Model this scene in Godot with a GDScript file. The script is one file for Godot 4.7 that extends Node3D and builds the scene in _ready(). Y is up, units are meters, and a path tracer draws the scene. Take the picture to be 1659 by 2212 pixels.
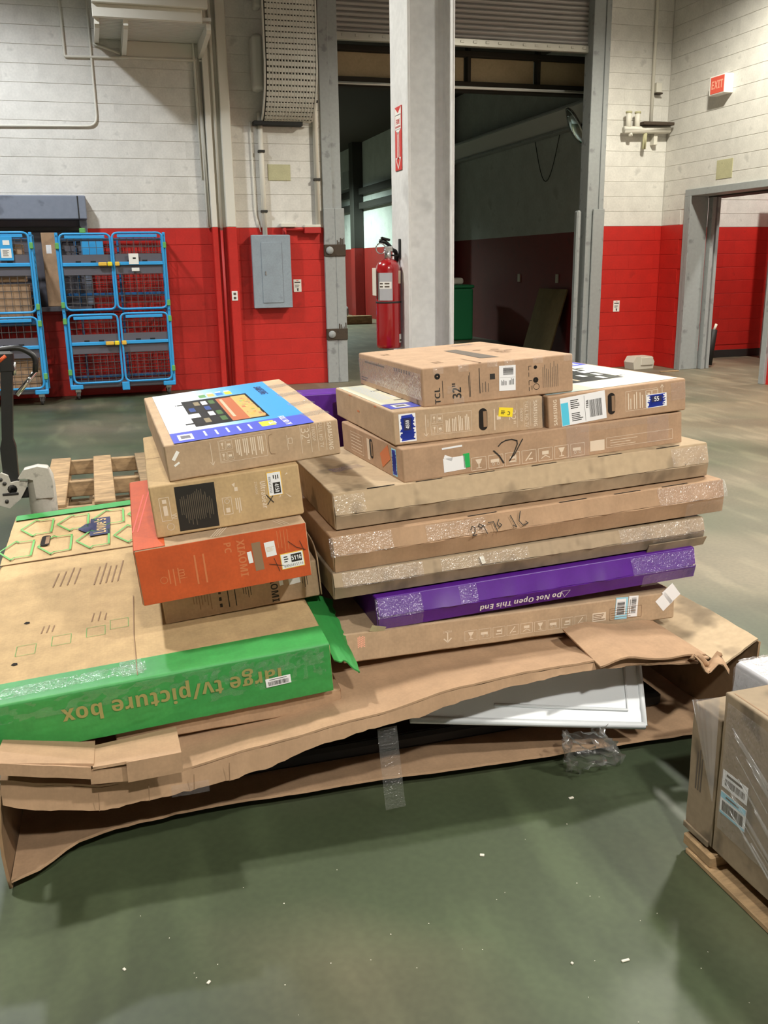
extends Node3D

# ---------------------------------------------------------------- mesh helper
class MB:
	var st := SurfaceTool.new()
	var n := 0
	var keep := false
	func _init(smooth := false):
		st.begin(Mesh.PRIMITIVE_TRIANGLES)
		st.set_smooth_group(0 if smooth else -1)
	func tri(a: Vector3, b: Vector3, c: Vector3):
		# given counter-clockwise seen from outside; stored clockwise
		st.add_vertex(a); st.add_vertex(c); st.add_vertex(b)
		n += 1
	func triuv(a: Vector3, b: Vector3, c: Vector3, ua: Vector2, ub: Vector2, uc: Vector2):
		st.set_uv(ua); st.add_vertex(a)
		st.set_uv(uc); st.add_vertex(c)
		st.set_uv(ub); st.add_vertex(b)
		n += 1
	func quadn(p: Array, q: Array):
		keep = true
		for k in [0, 2, 1, 0, 3, 2]:
			st.set_normal(q[k]); st.add_vertex(p[k])
	func quad(a: Vector3, b: Vector3, c: Vector3, d: Vector3):
		tri(a, b, c); tri(a, c, d)
	func done() -> ArrayMesh:
		if not keep: st.generate_normals()
		return st.commit()
	# chamfered box, centred at c
	func box(c: Vector3, s: Vector3, b := 0.0, basis := Basis()):
		var h = s * 0.5
		b = min(b, min(h.x, min(h.y, h.z)) * 0.9)
		if b <= 0.0:
			var p = []
			for i in 8:
				p.append(c + basis * Vector3(h.x if i & 1 else -h.x, h.y if i & 2 else -h.y, h.z if i & 4 else -h.z))
			quad(p[4], p[5], p[7], p[6]); quad(p[1], p[0], p[2], p[3])
			quad(p[5], p[1], p[3], p[7]); quad(p[0], p[4], p[6], p[2])
			quad(p[6], p[7], p[3], p[2]); quad(p[0], p[1], p[5], p[4])
			return
		var i = h - Vector3(b, b, b)
		var ax = [Vector3.RIGHT, Vector3.UP, Vector3.BACK]
		for k in 3:
			for s1 in [-1.0, 1.0]:
				var nn = ax[k] * s1
				var u = ax[(k + 1) % 3] * i[(k + 1) % 3]
				var v = ax[(k + 2) % 3] * i[(k + 2) % 3] * s1
				var o = nn * h[k]
				quad(c + basis * (o - u - v), c + basis * (o + u - v), c + basis * (o + u + v), c + basis * (o - u + v))
		for k in 3:
			var k1 = (k + 1) % 3
			var k2 = (k + 2) % 3
			for s1 in [-1.0, 1.0]:
				for s2 in [-1.0, 1.0]:
					var a = ax[k1] * s1 * h[k1] + ax[k2] * s2 * i[k2]
					var d = ax[k1] * s1 * i[k1] + ax[k2] * s2 * h[k2]
					var e = ax[k] * i[k] * s1 * s2
					quad(c + basis * (a - e), c + basis * (a + e), c + basis * (d + e), c + basis * (d - e))
		for sx in [-1.0, 1.0]:
			for sy in [-1.0, 1.0]:
				for sz in [-1.0, 1.0]:
					var p0 = c + basis * Vector3(sx * h.x, sy * i.y, sz * i.z)
					var p1 = c + basis * Vector3(sx * i.x, sy * h.y, sz * i.z)
					var p2 = c + basis * Vector3(sx * i.x, sy * i.y, sz * h.z)
					if sx * sy * sz > 0: tri(p0, p1, p2)
					else: tri(p0, p2, p1)
	func tube(pts: Array, r: float, seg := 8, caps := true):
		var rings = []
		var up = Vector3.UP
		for k in pts.size():
			var a: Vector3 = pts[max(k - 1, 0)]
			var b: Vector3 = pts[min(k + 1, pts.size() - 1)]
			var t = (b - a).normalized()
			if absf(t.dot(up)) > 0.95: up = Vector3.RIGHT if absf(t.x) < 0.9 else Vector3.BACK
			var s = t.cross(up).normalized()
			up = s.cross(t).normalized()
			var ring = []
			for j in seg:
				var an = TAU * j / seg
				ring.append(pts[k] + (s * cos(an) + up * sin(an)) * r)
			rings.append(ring)
		for k in range(1, rings.size()):
			for j in seg:
				var j2 = (j + 1) % seg
				quad(rings[k - 1][j], rings[k - 1][j2], rings[k][j2], rings[k][j])
		if caps:
			for j in range(1, seg - 1):
				tri(rings[0][0], rings[0][j + 1], rings[0][j])
				var e = rings[-1]
				tri(e[0], e[j], e[j + 1])
	# profile: array of Vector2(radius, height) from bottom to top
	func lathe(o: Vector3, prof: Array, seg := 20, ang0 := 0.0, ang1 := TAU):
		for k in range(1, prof.size()):
			for j in seg:
				var a0 = ang0 + (ang1 - ang0) * j / seg
				var a1 = ang0 + (ang1 - ang0) * (j + 1) / seg
				var p = prof[k - 1]
				var q = prof[k]
				quad(o + Vector3(sin(a0) * p.x, p.y, cos(a0) * p.x), o + Vector3(sin(a1) * p.x, p.y, cos(a1) * p.x), o + Vector3(sin(a1) * q.x, q.y, cos(a1) * q.x), o + Vector3(sin(a0) * q.x, q.y, cos(a0) * q.x))
	# extrude a polygon (in x,y of xf, counter-clockwise) along z of xf by d
	func prism(poly: PackedVector2Array, d: float, xf := Transform3D()):
		if Geometry2D.is_polygon_clockwise(poly): poly.reverse()
		var idx = Geometry2D.triangulate_polygon(poly)
		for k in range(0, idx.size(), 3):
			var a = poly[idx[k]]; var b = poly[idx[k + 1]]; var c = poly[idx[k + 2]]
			if (b - a).cross(c - a) < 0:
				var t = b; b = c; c = t
			tri(xf * Vector3(a.x, a.y, d), xf * Vector3(b.x, b.y, d), xf * Vector3(c.x, c.y, d))
			tri(xf * Vector3(a.x, a.y, 0), xf * Vector3(c.x, c.y, 0), xf * Vector3(b.x, b.y, 0))
		for k in poly.size():
			var a = poly[k]; var b = poly[(k + 1) % poly.size()]
			quad(xf * Vector3(a.x, a.y, 0), xf * Vector3(b.x, b.y, 0), xf * Vector3(b.x, b.y, d), xf * Vector3(a.x, a.y, d))
	# sheet with thickness: f(u,v) -> Vector3, u in 0..1, v in 0..1; seen from the side where u x v points out
	func sheet(f: Callable, nu: int, nv: int, th: float, uvs := false):
		var P = []
		for i in nu + 1:
			var row = []
			for j in nv + 1:
				row.append(f.call(float(i) / nu, float(j) / nv))
			P.append(row)
		var N = []
		for i in nu + 1:
			var row = []
			for j in nv + 1:
				var du = P[min(i + 1, nu)][j] - P[max(i - 1, 0)][j]
				var dv = P[i][min(j + 1, nv)] - P[i][max(j - 1, 0)]
				row.append(du.cross(dv).normalized() * th)
			N.append(row)
		for i in nu:
			for j in nv:
				if uvs:
					var u0 = float(i) / nu; var u1 = float(i + 1) / nu
					var v0 = 1.0 - float(j) / nv; var v1 = 1.0 - float(j + 1) / nv
					triuv(P[i][j], P[i + 1][j], P[i + 1][j + 1], Vector2(u0, v0), Vector2(u1, v0), Vector2(u1, v1))
					triuv(P[i][j], P[i + 1][j + 1], P[i][j + 1], Vector2(u0, v0), Vector2(u1, v1), Vector2(u0, v1))
				else:
					quad(P[i][j], P[i + 1][j], P[i + 1][j + 1], P[i][j + 1])
				if th > 0.0:
					st.set_smooth_group(2)
					quad(P[i][j] - N[i][j], P[i][j + 1] - N[i][j + 1], P[i + 1][j + 1] - N[i + 1][j + 1], P[i + 1][j] - N[i + 1][j])
					st.set_smooth_group(0)
		if th > 0.0:
			st.set_smooth_group(3)
			for i in nu:
				quad(P[i][0] - N[i][0], P[i + 1][0] - N[i + 1][0], P[i + 1][0], P[i][0])
				quad(P[i + 1][nv] - N[i + 1][nv], P[i][nv] - N[i][nv], P[i][nv], P[i + 1][nv])
			for j in nv:
				quad(P[0][j + 1] - N[0][j + 1], P[0][j] - N[0][j], P[0][j], P[0][j + 1])
				quad(P[nu][j] - N[nu][j], P[nu][j + 1] - N[nu][j + 1], P[nu][j + 1], P[nu][j])
			st.set_smooth_group(0)

# flat print on a face: x right, y up, z out of the face
class Ink:
	var mb := MB.new()
	var xf := Transform3D()
	var h := 0.0001
	func _init(face: Transform3D, lift := 0.0004):
		xf = face * Transform3D(Basis(), Vector3(0, 0, lift))
	func poly(p: PackedVector2Array):
		mb.prism(p, h, xf)
	func rect(x: float, y: float, w: float, hh: float, deg := 0.0):
		var c = Vector2(x, y)
		var r = deg_to_rad(deg)
		var a = Vector2(w * 0.5, 0).rotated(r)
		var b = Vector2(0, hh * 0.5).rotated(r)
		poly(PackedVector2Array([c - a - b, c + a - b, c + a + b, c - a + b]))
	func line(pts: Array, w: float):
		for k in range(1, pts.size()):
			var d = (pts[k] - pts[k - 1])
			if d.length() < 1e-6: continue
			var e = d.normalized() * w * 0.35
			var nn = Vector2(-d.y, d.x).normalized() * w * 0.5
			poly(PackedVector2Array([pts[k - 1] - e - nn, pts[k] + e - nn, pts[k] + e + nn, pts[k - 1] - e + nn]))
	func frame(x: float, y: float, w: float, hh: float, t: float):
		rect(x, y - hh / 2, w, t); rect(x, y + hh / 2, w, t); rect(x - w / 2, y, t, hh); rect(x + w / 2, y, t, hh)
	func bars(x: float, y: float, w: float, hh: float, count: int, seed_: int, deg := 0.0):
		# bar code: bars side by side along the turned x axis
		var rn = RandomNumberGenerator.new(); rn.seed = seed_
		var r = deg_to_rad(deg)
		for k in count:
			var p = Vector2((k + 0.5) / count * w - w / 2, 0).rotated(r)
			rect(x + p.x, y + p.y, w / count * rn.randf_range(0.25, 0.75), hh, deg)
	func lines(x: float, y: float, w: float, hh: float, rows: int, seed_: int, deg := 0.0, fill := 0.45):
		# rows of small unreadable print
		var rn = RandomNumberGenerator.new(); rn.seed = seed_
		var r = deg_to_rad(deg)
		for k in rows:
			var yy = hh / 2 - (k + 0.5) / rows * hh
			var ww = w * rn.randf_range(0.6, 1.0)
			var p = Vector2(-w / 2 + ww / 2, yy).rotated(r)
			rect(x + p.x, y + p.y, ww, hh / rows * fill, deg)
	func ring(x: float, y: float, r: float, t: float, seg := 16):
		var pts = []
		for k in seg + 1: pts.append(Vector2(x + r * cos(TAU * k / seg), y + r * sin(TAU * k / seg)))
		line(pts, t)
	# text centred at x,y; size = cap height
	func text(s: String, x: float, y: float, size: float, deg := 0.0, bold := false, squeeze := 1.0, font := "Droid Sans"):
		var f = SystemFont.new()
		f.font_names = PackedStringArray([font])
		f.font_weight = 700 if bold else 400
		var tm = TextMesh.new()
		tm.text = s; tm.font = f; tm.font_size = 48; tm.pixel_size = size / (48 * 0.714); tm.depth = 0.0001; tm.curve_step = 2.0
		var ar = tm.get_mesh_arrays()
		var V: PackedVector3Array = ar[Mesh.ARRAY_VERTEX]
		var I: PackedInt32Array = ar[Mesh.ARRAY_INDEX]
		var t2 = xf * Transform3D(Basis(Vector3.BACK, deg_to_rad(deg)) * Basis.from_scale(Vector3(squeeze, 1, 1)), Vector3(x, y, 0.0001))
		for k in range(0, I.size(), 3):
			mb.tri(t2 * V[I[k]], t2 * V[I[k + 2]], t2 * V[I[k + 1]])

# ---------------------------------------------------------------- naming, things, parts
var names := {}
func thing(called: String, label: String, category: String, xf := Transform3D(), group := "") -> Node3D:
	var o := Node3D.new()
	put(o, called, self)
	o.transform = xf
	tag(o, label, category, group)
	return o
func put(o: Node3D, called: String, parent: Node):
	var key = str(parent.get_instance_id()) + called
	var k = names.get(key, 0)
	names[key] = k + 1
	o.name = called if k == 0 else "%s_%03d" % [called, k]
	parent.add_child(o, true)
func tag(o: Node, label: String, category: String, group := ""):
	o.set_meta("label", label); o.set_meta("category", category)
	if group: o.set_meta("group", group)
func part(called: String, mesh: Mesh, mat: Material, parent: Node, xf := Transform3D()) -> MeshInstance3D:
	var o := MeshInstance3D.new()
	o.mesh = mesh
	o.material_override = mat
	o.transform = xf
	put(o, called, parent)
	return o
func single(called: String, mesh: Mesh, mat: Material, label: String, category: String, xf := Transform3D(), group := "") -> MeshInstance3D:
	var o = part(called, mesh, mat, self, xf)
	tag(o, label, category, group)
	return o
func struct(called: String, mesh: Mesh, mat: Material, parent: Node = self) -> MeshInstance3D:
	var o = part(called, mesh, mat, parent)
	o.set_meta("kind", "structure")
	return o
func bx(c: Vector3, s: Vector3, b := 0.0) -> ArrayMesh:
	var m := MB.new(); m.box(c, s, b); return m.done()
func bx2(lo: Vector3, hi: Vector3, b := 0.0) -> ArrayMesh:
	return bx((lo + hi) * 0.5, (hi - lo).abs(), b)
func tubem(pts: Array, r: float, seg := 10) -> ArrayMesh:
	var m := MB.new(true); m.tube(pts, r, seg); return m.done()
# rounded corners for a path
func bend(pts: Array, r: float, seg := 5, closed := false) -> Array:
	var out = []
	var n = pts.size()
	for k in n:
		if not closed and (k == 0 or k == n - 1):
			out.append(pts[k]); continue
		var p: Vector3 = pts[k]
		var a: Vector3 = (pts[(k - 1 + n) % n] - p)
		var b: Vector3 = (pts[(k + 1) % n] - p)
		var rr = min(r, min(a.length(), b.length()) * 0.45)
		var p0 = p + a.normalized() * rr
		var p1 = p + b.normalized() * rr
		for j in seg + 1:
			var t = float(j) / seg
			out.append(p0.lerp(p, t).lerp(p.lerp(p1, t), t))
	if closed: out.append(out[0])
	return out

# ---------------------------------------------------------------- materials
var M := {}
var tex := {}
func noise_tex(size: int, seed_: int, layers: Array, post: Callable) -> ImageTexture:
	# layers: [frequency, octaves, width, height]; each is stretched to size x size
	var D = []
	for l in layers:
		var fn = FastNoiseLite.new()
		fn.seed = seed_ + D.size() * 17
		fn.noise_type = FastNoiseLite.TYPE_SIMPLEX_SMOOTH
		fn.frequency = l[0]
		fn.fractal_octaves = l[1]
		var im0: Image = fn.get_seamless_image(l[2], l[3], false, false, 0.15, true)
		im0.convert(Image.FORMAT_L8)
		if l[2] != size or l[3] != size: im0.resize(size, size, Image.INTERPOLATE_CUBIC)
		D.append(im0.get_data())
	var out := PackedByteArray()
	out.resize(size * size * 3)
	var v := []
	v.resize(D.size())
	for i in size * size:
		for k in D.size(): v[k] = D[k][i] / 255.0
		var c: Color = post.call(v, i)
		out[i * 3] = int(clampf(c.r, 0, 1) * 255.0); out[i * 3 + 1] = int(clampf(c.g, 0, 1) * 255.0); out[i * 3 + 2] = int(clampf(c.b, 0, 1) * 255.0)
	return ImageTexture.create_from_image(Image.create_from_data(size, size, false, Image.FORMAT_RGB8, out))
func grey(x: float) -> Color: return Color(x, x, x)
func mat(color: Color, rough := 0.7, metal := 0.0, t: Texture2D = null, scale := 1.0, world := false) -> StandardMaterial3D:
	var m = StandardMaterial3D.new()
	m.albedo_color = color; m.roughness = rough; m.metallic = metal
	if t:
		m.albedo_texture = t; m.uv1_triplanar = true; m.uv1_world_triplanar = world
		m.uv1_scale = Vector3.ONE * scale
	return m
func rgb(r: float, g: float, b: float) -> Color: return Color(r / 255.0, g / 255.0, b / 255.0)
func clear_film(alpha: float, rough: float, tint := Color(1, 1, 1)) -> StandardMaterial3D:
	var m = StandardMaterial3D.new()
	m.transparency = BaseMaterial3D.TRANSPARENCY_ALPHA
	m.albedo_color = Color(tint.r, tint.g, tint.b, alpha)
	m.roughness = rough
	m.metallic_specular = 0.6
	m.cull_mode = BaseMaterial3D.CULL_DISABLED
	return m

func make_materials():
	var cb = noise_tex(512, 3, [[0.01, 3, 512, 512], [0.08, 2, 512, 512], [0.05, 2, 512, 32]], func(v, i):
		var flute = 0.5 + 0.5 * sin((i % 512) * TAU / 512.0 * 80.0)
		return grey(0.86 + 0.10 * (v[0] - 0.5) + 0.06 * (v[1] - 0.5) + 0.02 * (v[2] - 0.5) + 0.006 * flute + 0.06))
	var cd = noise_tex(512, 9, [[0.008, 4, 512, 512], [0.06, 3, 512, 512], [0.02, 3, 512, 128]], func(v, i):
		var s = smoothstep(0.52, 0.75, v[0] * 0.65 + v[2] * 0.35)
		return grey(0.94 - 0.24 * s + 0.08 * (v[1] - 0.5)))
	tex.cardboard = cb; tex.dirty = cd
	tex.floor = noise_tex(1024, 21, [[0.006, 4, 1024, 1024], [0.003, 3, 1024, 1024], [0.2, 2, 1024, 1024], [0.02, 3, 1024, 256]], func(v, i):
		var c = 0.86 + 0.16 * (v[0] - 0.5) + 0.10 * (v[2] - 0.5) + 0.14 * smoothstep(0.5, 0.9, v[3]) - 0.10 * smoothstep(0.6, 0.9, v[1])
		return Color(c * (1.0 + 0.05 * (v[1] - 0.5)), c, c * (1.0 - 0.04 * (v[1] - 0.5))))
	tex.paint = noise_tex(512, 33, [[0.01, 4, 512, 512], [0.08, 3, 512, 512]], func(v, i):
		return grey(0.97 + 0.08 * (v[0] - 0.5) - 0.12 * smoothstep(0.7, 0.95, v[0]) + 0.06 * (v[1] - 0.5)))
	tex.wood = noise_tex(512, 41, [[0.03, 4, 64, 512], [0.01, 3, 512, 512], [0.15, 2, 128, 512]], func(v, i):
		return grey(0.86 + 0.28 * (v[0] - 0.5) + 0.16 * (v[1] - 0.5) + 0.12 * (v[2] - 0.5)))
	tex.scuff = noise_tex(512, 52, [[0.01, 4, 512, 512], [0.04, 3, 512, 512]], func(v, i):
		return grey(0.97 - 0.16 * smoothstep(0.72, 0.92, v[0]) + 0.05 * (v[1] - 0.5)))
	tex.bump = noise_tex(512, 61, [[0.02, 4, 512, 512]], func(v, i): return grey(v[0]))
	# crumpled film relief
	var fn = FastNoiseLite.new()
	fn.seed = 5; fn.noise_type = FastNoiseLite.TYPE_CELLULAR; fn.frequency = 0.03; fn.cellular_return_type = FastNoiseLite.RETURN_DISTANCE2_SUB; fn.fractal_octaves = 2
	var ci: Image = fn.get_seamless_image(512, 512)
	ci.convert(Image.FORMAT_RGBA8)
	ci.bump_map_to_normal_map(5.0)
	tex.crumple = ImageTexture.create_from_image(ci)

	M.card = mat(rgb(190, 162, 131), 0.85, 0, cb, 1.7)
	M.card_warm = mat(rgb(183, 149, 117), 0.85, 0, cb, 1.7)
	M.card_pink = mat(rgb(183, 150, 120), 0.82, 0, cb, 1.7)
	M.card_grey = mat(rgb(178, 157, 130), 0.85, 0, cd, 1.1)
	M.card_dark = mat(rgb(150, 132, 108), 0.85, 0, cd, 1.1)
	M.card_tan = mat(rgb(194, 170, 138), 0.85, 0, cd, 0.9)
	M.card_pale = mat(rgb(200, 170, 126), 0.85, 0, cb, 1.7)
	M.card_old = mat(rgb(152, 122, 90), 0.88, 0, cd, 0.8)
	M.card_edge = mat(rgb(120, 98, 72), 0.9)
	M.orange = mat(rgb(206, 88, 40), 0.6, 0, cb, 1.7)
	M.purple = mat(rgb(92, 32, 148), 0.38, 0, cb, 1.7)
	M.green_print = mat(rgb(58, 152, 74), 0.5, 0, cb, 1.7)
	M.green_line = mat(rgb(100, 168, 92), 0.7)
	M.white_ink = mat(rgb(222, 208, 190), 0.8)
	M.pale_ink = mat(rgb(218, 200, 178), 0.8)
	M.black_ink = mat(rgb(38, 34, 30), 0.7)
	M.soft_ink = mat(rgb(140, 112, 86), 0.8)
	M.grey_ink = mat(rgb(92, 82, 72), 0.8)
	M.panel_ink = mat(rgb(86, 76, 62), 0.7)
	M.orange_ink = mat(rgb(200, 116, 72), 0.7)
	M.green_text = mat(rgb(146, 140, 82), 0.7)
	M.white_label = mat(rgb(232, 232, 234), 0.55)
	M.cyan = mat(rgb(84, 196, 226), 0.55)
	M.pale_blue = mat(rgb(150, 205, 226), 0.55)
	M.yellow = mat(rgb(240, 214, 40), 0.55)
	M.blue_ink = mat(rgb(38, 62, 178), 0.5)
	M.navy = mat(rgb(34, 36, 76), 0.6)
	M.amber = mat(rgb(232, 186, 70), 0.6)
	M.board = mat(rgb(150, 126, 80), 0.85, 0, cb, 1.0)
	M.lining = mat(rgb(110, 108, 104), 0.7)
	M.black = mat(rgb(18, 17, 16), 0.6)
	M.black_gloss = mat(rgb(12, 12, 13), 0.25)
	M.dark = mat(rgb(40, 38, 36), 0.7)
	M.hole = mat(rgb(24, 18, 14), 0.95)
	M.print_black = mat(rgb(34, 30, 26), 0.5)
	M.green_sticker = mat(rgb(30, 168, 84), 0.5)
	M.white_plastic = mat(rgb(226, 230, 234), 0.35)
	M.film = clear_film(0.04, 0.2)
	M.film.normal_enabled = true; M.film.normal_texture = tex.crumple; M.film.normal_scale = 1.6; M.film.uv1_triplanar = true; M.film.uv1_scale = Vector3.ONE * 7.0
	M.wrap = clear_film(0.08, 0.2, Color(0.92, 0.90, 0.92))
	M.wrap.normal_enabled = true; M.wrap.normal_texture = tex.crumple; M.wrap.normal_scale = 1.0; M.wrap.uv1_triplanar = true; M.wrap.uv1_scale = Vector3(6.0, 3.0, 6.0)
	M.web = clear_film(0.2, 0.2, Color(0.92, 0.90, 0.92))
	M.strand = clear_film(0.05, 0.2)
	M.tape = clear_film(0.025, 0.2)
	M.tape.normal_enabled = true; M.tape.normal_texture = tex.crumple; M.tape.normal_scale = 1.2; M.tape.uv1_triplanar = true; M.tape.uv1_scale = Vector3.ONE * 5.0
	M.glossy_tape = clear_film(0.045, 0.22, Color(0.92, 0.90, 0.94))
	M.glossy_tape.normal_enabled = true; M.glossy_tape.normal_texture = tex.crumple; M.glossy_tape.normal_scale = 1.4; M.glossy_tape.uv1_triplanar = true; M.glossy_tape.uv1_scale = Vector3(9, 4, 9)
	# room
	M.wall_white = mat(rgb(224, 221, 214), 0.62, 0, tex.paint, 0.7, true)
	M.wall_white2 = mat(rgb(220, 217, 210), 0.62, 0, tex.paint, 0.9, true)
	M.wall_red = mat(rgb(198, 38, 30), 0.5, 0, tex.paint, 0.7, true)
	M.wall_red2 = mat(rgb(194, 36, 29), 0.5, 0, tex.paint, 0.9, true)
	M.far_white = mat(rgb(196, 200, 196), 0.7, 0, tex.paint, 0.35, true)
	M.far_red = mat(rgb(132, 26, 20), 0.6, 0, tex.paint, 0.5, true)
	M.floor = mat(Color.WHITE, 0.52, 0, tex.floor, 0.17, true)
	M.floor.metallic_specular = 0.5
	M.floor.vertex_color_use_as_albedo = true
	M.ceiling = mat(rgb(96, 94, 90), 0.8)
	M.grey_steel = mat(rgb(160, 164, 164), 0.5, 0.0, tex.scuff, 0.8, true)
	M.column = mat(rgb(230, 230, 228), 0.5, 0.0, tex.paint, 0.5, true)
	M.panel_grey = mat(rgb(150, 162, 172), 0.45, 0.0, tex.paint, 0.8, true)
	M.header_grey = mat(rgb(134, 142, 158), 0.4, 0.1, tex.scuff, 0.6, true)
	M.shutter = mat(rgb(152, 148, 145), 0.45, 0.3)
	M.shutter_bar = mat(rgb(180, 176, 166), 0.35, 0.5)
	M.pipe_white = mat(rgb(218, 214, 202), 0.5)
	M.pipe_red = mat(rgb(180, 40, 38), 0.5)
	M.slat_white = mat(rgb(206, 204, 196), 0.5)
	M.rust = mat(rgb(70, 58, 46), 0.8, 0, tex.scuff, 2.0, true)
	M.dark_steel = mat(rgb(58, 56, 52), 0.6, 0.3)
	M.girder = mat(rgb(50, 44, 36), 0.8)
	M.beige = mat(rgb(198, 178, 142), 0.8, 0, tex.paint, 0.5, true)
	M.plate_beige = mat(rgb(192, 188, 150), 0.7, 0, tex.paint, 1.0, true)
	M.white = mat(rgb(236, 234, 228), 0.55)
	M.sign_red = mat(rgb(206, 52, 44), 0.5)
	M.exit_red = mat(rgb(226, 92, 74), 0.5)
	M.exit_text = mat(rgb(244, 176, 150), 0.5)
	M.ext_red = mat(rgb(152, 18, 24), 0.22)
	M.ext_red.clearcoat_enabled = true; M.ext_red.clearcoat = 1.0; M.ext_red.clearcoat_roughness = 0.05
	M.silver = mat(rgb(196, 196, 194), 0.25, 0.9)
	M.chrome = mat(rgb(220, 220, 222), 0.08, 1.0)
	M.label_grey = mat(rgb(176, 176, 180), 0.3)
	M.wood = mat(rgb(188, 156, 116), 0.8, 0, tex.wood, 1.6)
	M.wood_old = mat(rgb(150, 126, 94), 0.85, 0, tex.wood, 1.6)
	M.cage_blue = mat(rgb(56, 160, 222), 0.42)
	M.cage_deep = mat(rgb(30, 96, 150), 0.5)
	M.cage_grey = mat(rgb(92, 90, 98), 0.6)
	M.wire = mat(rgb(88, 84, 84), 0.5, 0.3)
	M.rubber = mat(rgb(60, 56, 54), 0.8)
	M.jack_black = mat(rgb(28, 29, 30), 0.4)
	M.cast = mat(rgb(196, 192, 182), 0.55, 0, tex.scuff, 3.0, true)
	M.foam = mat(rgb(212, 206, 192), 0.85)
	M.green_bin = mat(rgb(24, 120, 72), 0.5)

# ---------------------------------------------------------------- cartons
# rounded box whose edges are softened and dented
func carton_body(W: float, H: float, D: float, r: float, dent: float, seed_: int) -> ArrayMesh:
	var m := MB.new(true)
	var fn = FastNoiseLite.new(); fn.seed = seed_; fn.frequency = 9.0
	var hs = Vector3(W, H, D) * 0.5
	var gx = _grid(hs.x, r, int(clamp(W / 0.06, 4, 26)))
	var gy = _grid(hs.y, r, int(clamp(H / 0.04, 2, 8)))
	var gz = _grid(hs.z, r, int(clamp(D / 0.07, 4, 18)))
	var f = func(p: Vector3) -> Array:
		var q = p.clamp(-hs + Vector3.ONE * r, hs - Vector3.ONE * r)
		var d = p - q
		var e = 0
		if absf(d.x) > 1e-6: e += 1
		if absf(d.y) > 1e-6: e += 1
		if absf(d.z) > 1e-6: e += 1
		var s = q + d.normalized() * r
		var nz = fn.get_noise_3dv(s) * 0.5 + 0.5
		var amt = 0.0002 * nz
		if e >= 2: amt += dent * maxf(0.0, fn.get_noise_3dv(s * 2.1 + Vector3(7, 3, 1)) + 0.1)
		return [s - d.normalized() * amt + Vector3(0, hs.y, 0), d.normalized()]
	var grids = [gx, gy, gz]
	for k in 3:
		var A = grids[(k + 1) % 3]; var B = grids[(k + 2) % 3]
		for sgn in [-1.0, 1.0]:
			for i in A.size() - 1:
				for j in B.size() - 1:
					var P = []; var Q = []
					for c in [[0, 0], [1, 0], [1, 1], [0, 1]]:
						var p = Vector3.ZERO
						p[k] = hs[k] * sgn; p[(k + 1) % 3] = A[i + c[0]]; p[(k + 2) % 3] = B[j + c[1]]
						var r2 = f.call(p)
						P.append(r2[0]); Q.append(r2[1])
					if sgn > 0: m.quadn(P, Q)
					else: m.quadn([P[0], P[3], P[2], P[1]], [Q[0], Q[3], Q[2], Q[1]])
	return m.done()
func _grid(h: float, r: float, n: int) -> Array:
	var g = [-h, -h + r * 0.293, -h + r]
	for k in range(1, n): g.append(lerp(-h + r, h - r, float(k) / n))
	g.append_array([h - r, h - r * 0.293, h])
	return g
# place a carton by its front-bottom-left corner o, yaw and the tilts of what it lies on
func lie(o: Vector3, yaw: float, ta: float, tb: float, W: float, D: float) -> Transform3D:
	var n = Vector3(-ta, 1, tb).normalized()
	var x = Vector3(cos(deg_to_rad(yaw)), 0, -sin(deg_to_rad(yaw)))
	x = (x - n * x.dot(n)).normalized()
	var zb = n.cross(x)
	return Transform3D(Basis(x, n, -zb), o + x * W * 0.5 + zb * D * 0.5)
var box_dims := {}
func carton(called: String, label: String, xf: Transform3D, W: float, H: float, D: float, m: Material, dent := 0.004, seed_ := 1, r := 0.006, group := "") -> Node3D:
	var t = thing(called, label, "box", xf, group)
	part("body", carton_body(W, H, D, r, dent, seed_), m, t)
	box_dims[t] = Vector3(W, H, D)
	return t
# frames of the faces of a carton: origin at the face's lower left corner
func front(t: Node3D) -> Transform3D:
	var d = box_dims[t]; return Transform3D(Basis(), Vector3(-d.x / 2, 0, d.z / 2))
func top(t: Node3D) -> Transform3D:
	var d = box_dims[t]; return Transform3D(Basis(Vector3.RIGHT, Vector3.FORWARD, Vector3.UP), Vector3(-d.x / 2, d.y, d.z / 2))
func left(t: Node3D) -> Transform3D:
	var d = box_dims[t]; return Transform3D(Basis(Vector3.BACK, Vector3.UP, Vector3.LEFT), Vector3(-d.x / 2, 0, -d.z / 2))
func right(t: Node3D) -> Transform3D:
	var d = box_dims[t]; return Transform3D(Basis(Vector3.FORWARD, Vector3.UP, Vector3.RIGHT), Vector3(d.x / 2, 0, d.z / 2))
func ink(face: Transform3D, m: Material, parent: Node, called: String, draw: Callable, lift := 0.0004) -> MeshInstance3D:
	var k := Ink.new(face, lift)
	draw.call(k)
	return part(called, k.mb.done(), m, parent)
# thin glued label
func label_at(face: Transform3D, parent: Node, x: float, y: float, w: float, h: float, deg: float, m: Material, called := "label") -> MeshInstance3D:
	var mb := MB.new()
	mb.box(Vector3.ZERO, Vector3(w, h, 0.0006), 0.0002)
	return part(called, mb.done(), m, parent, face * Transform3D(Basis(Vector3.BACK, deg_to_rad(deg)), Vector3(x, y, 0.0006)))
func lf(w: float, h: float) -> Transform3D: return Transform3D(Basis(), Vector3(-w / 2, -h / 2, 0.0003))
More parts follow.
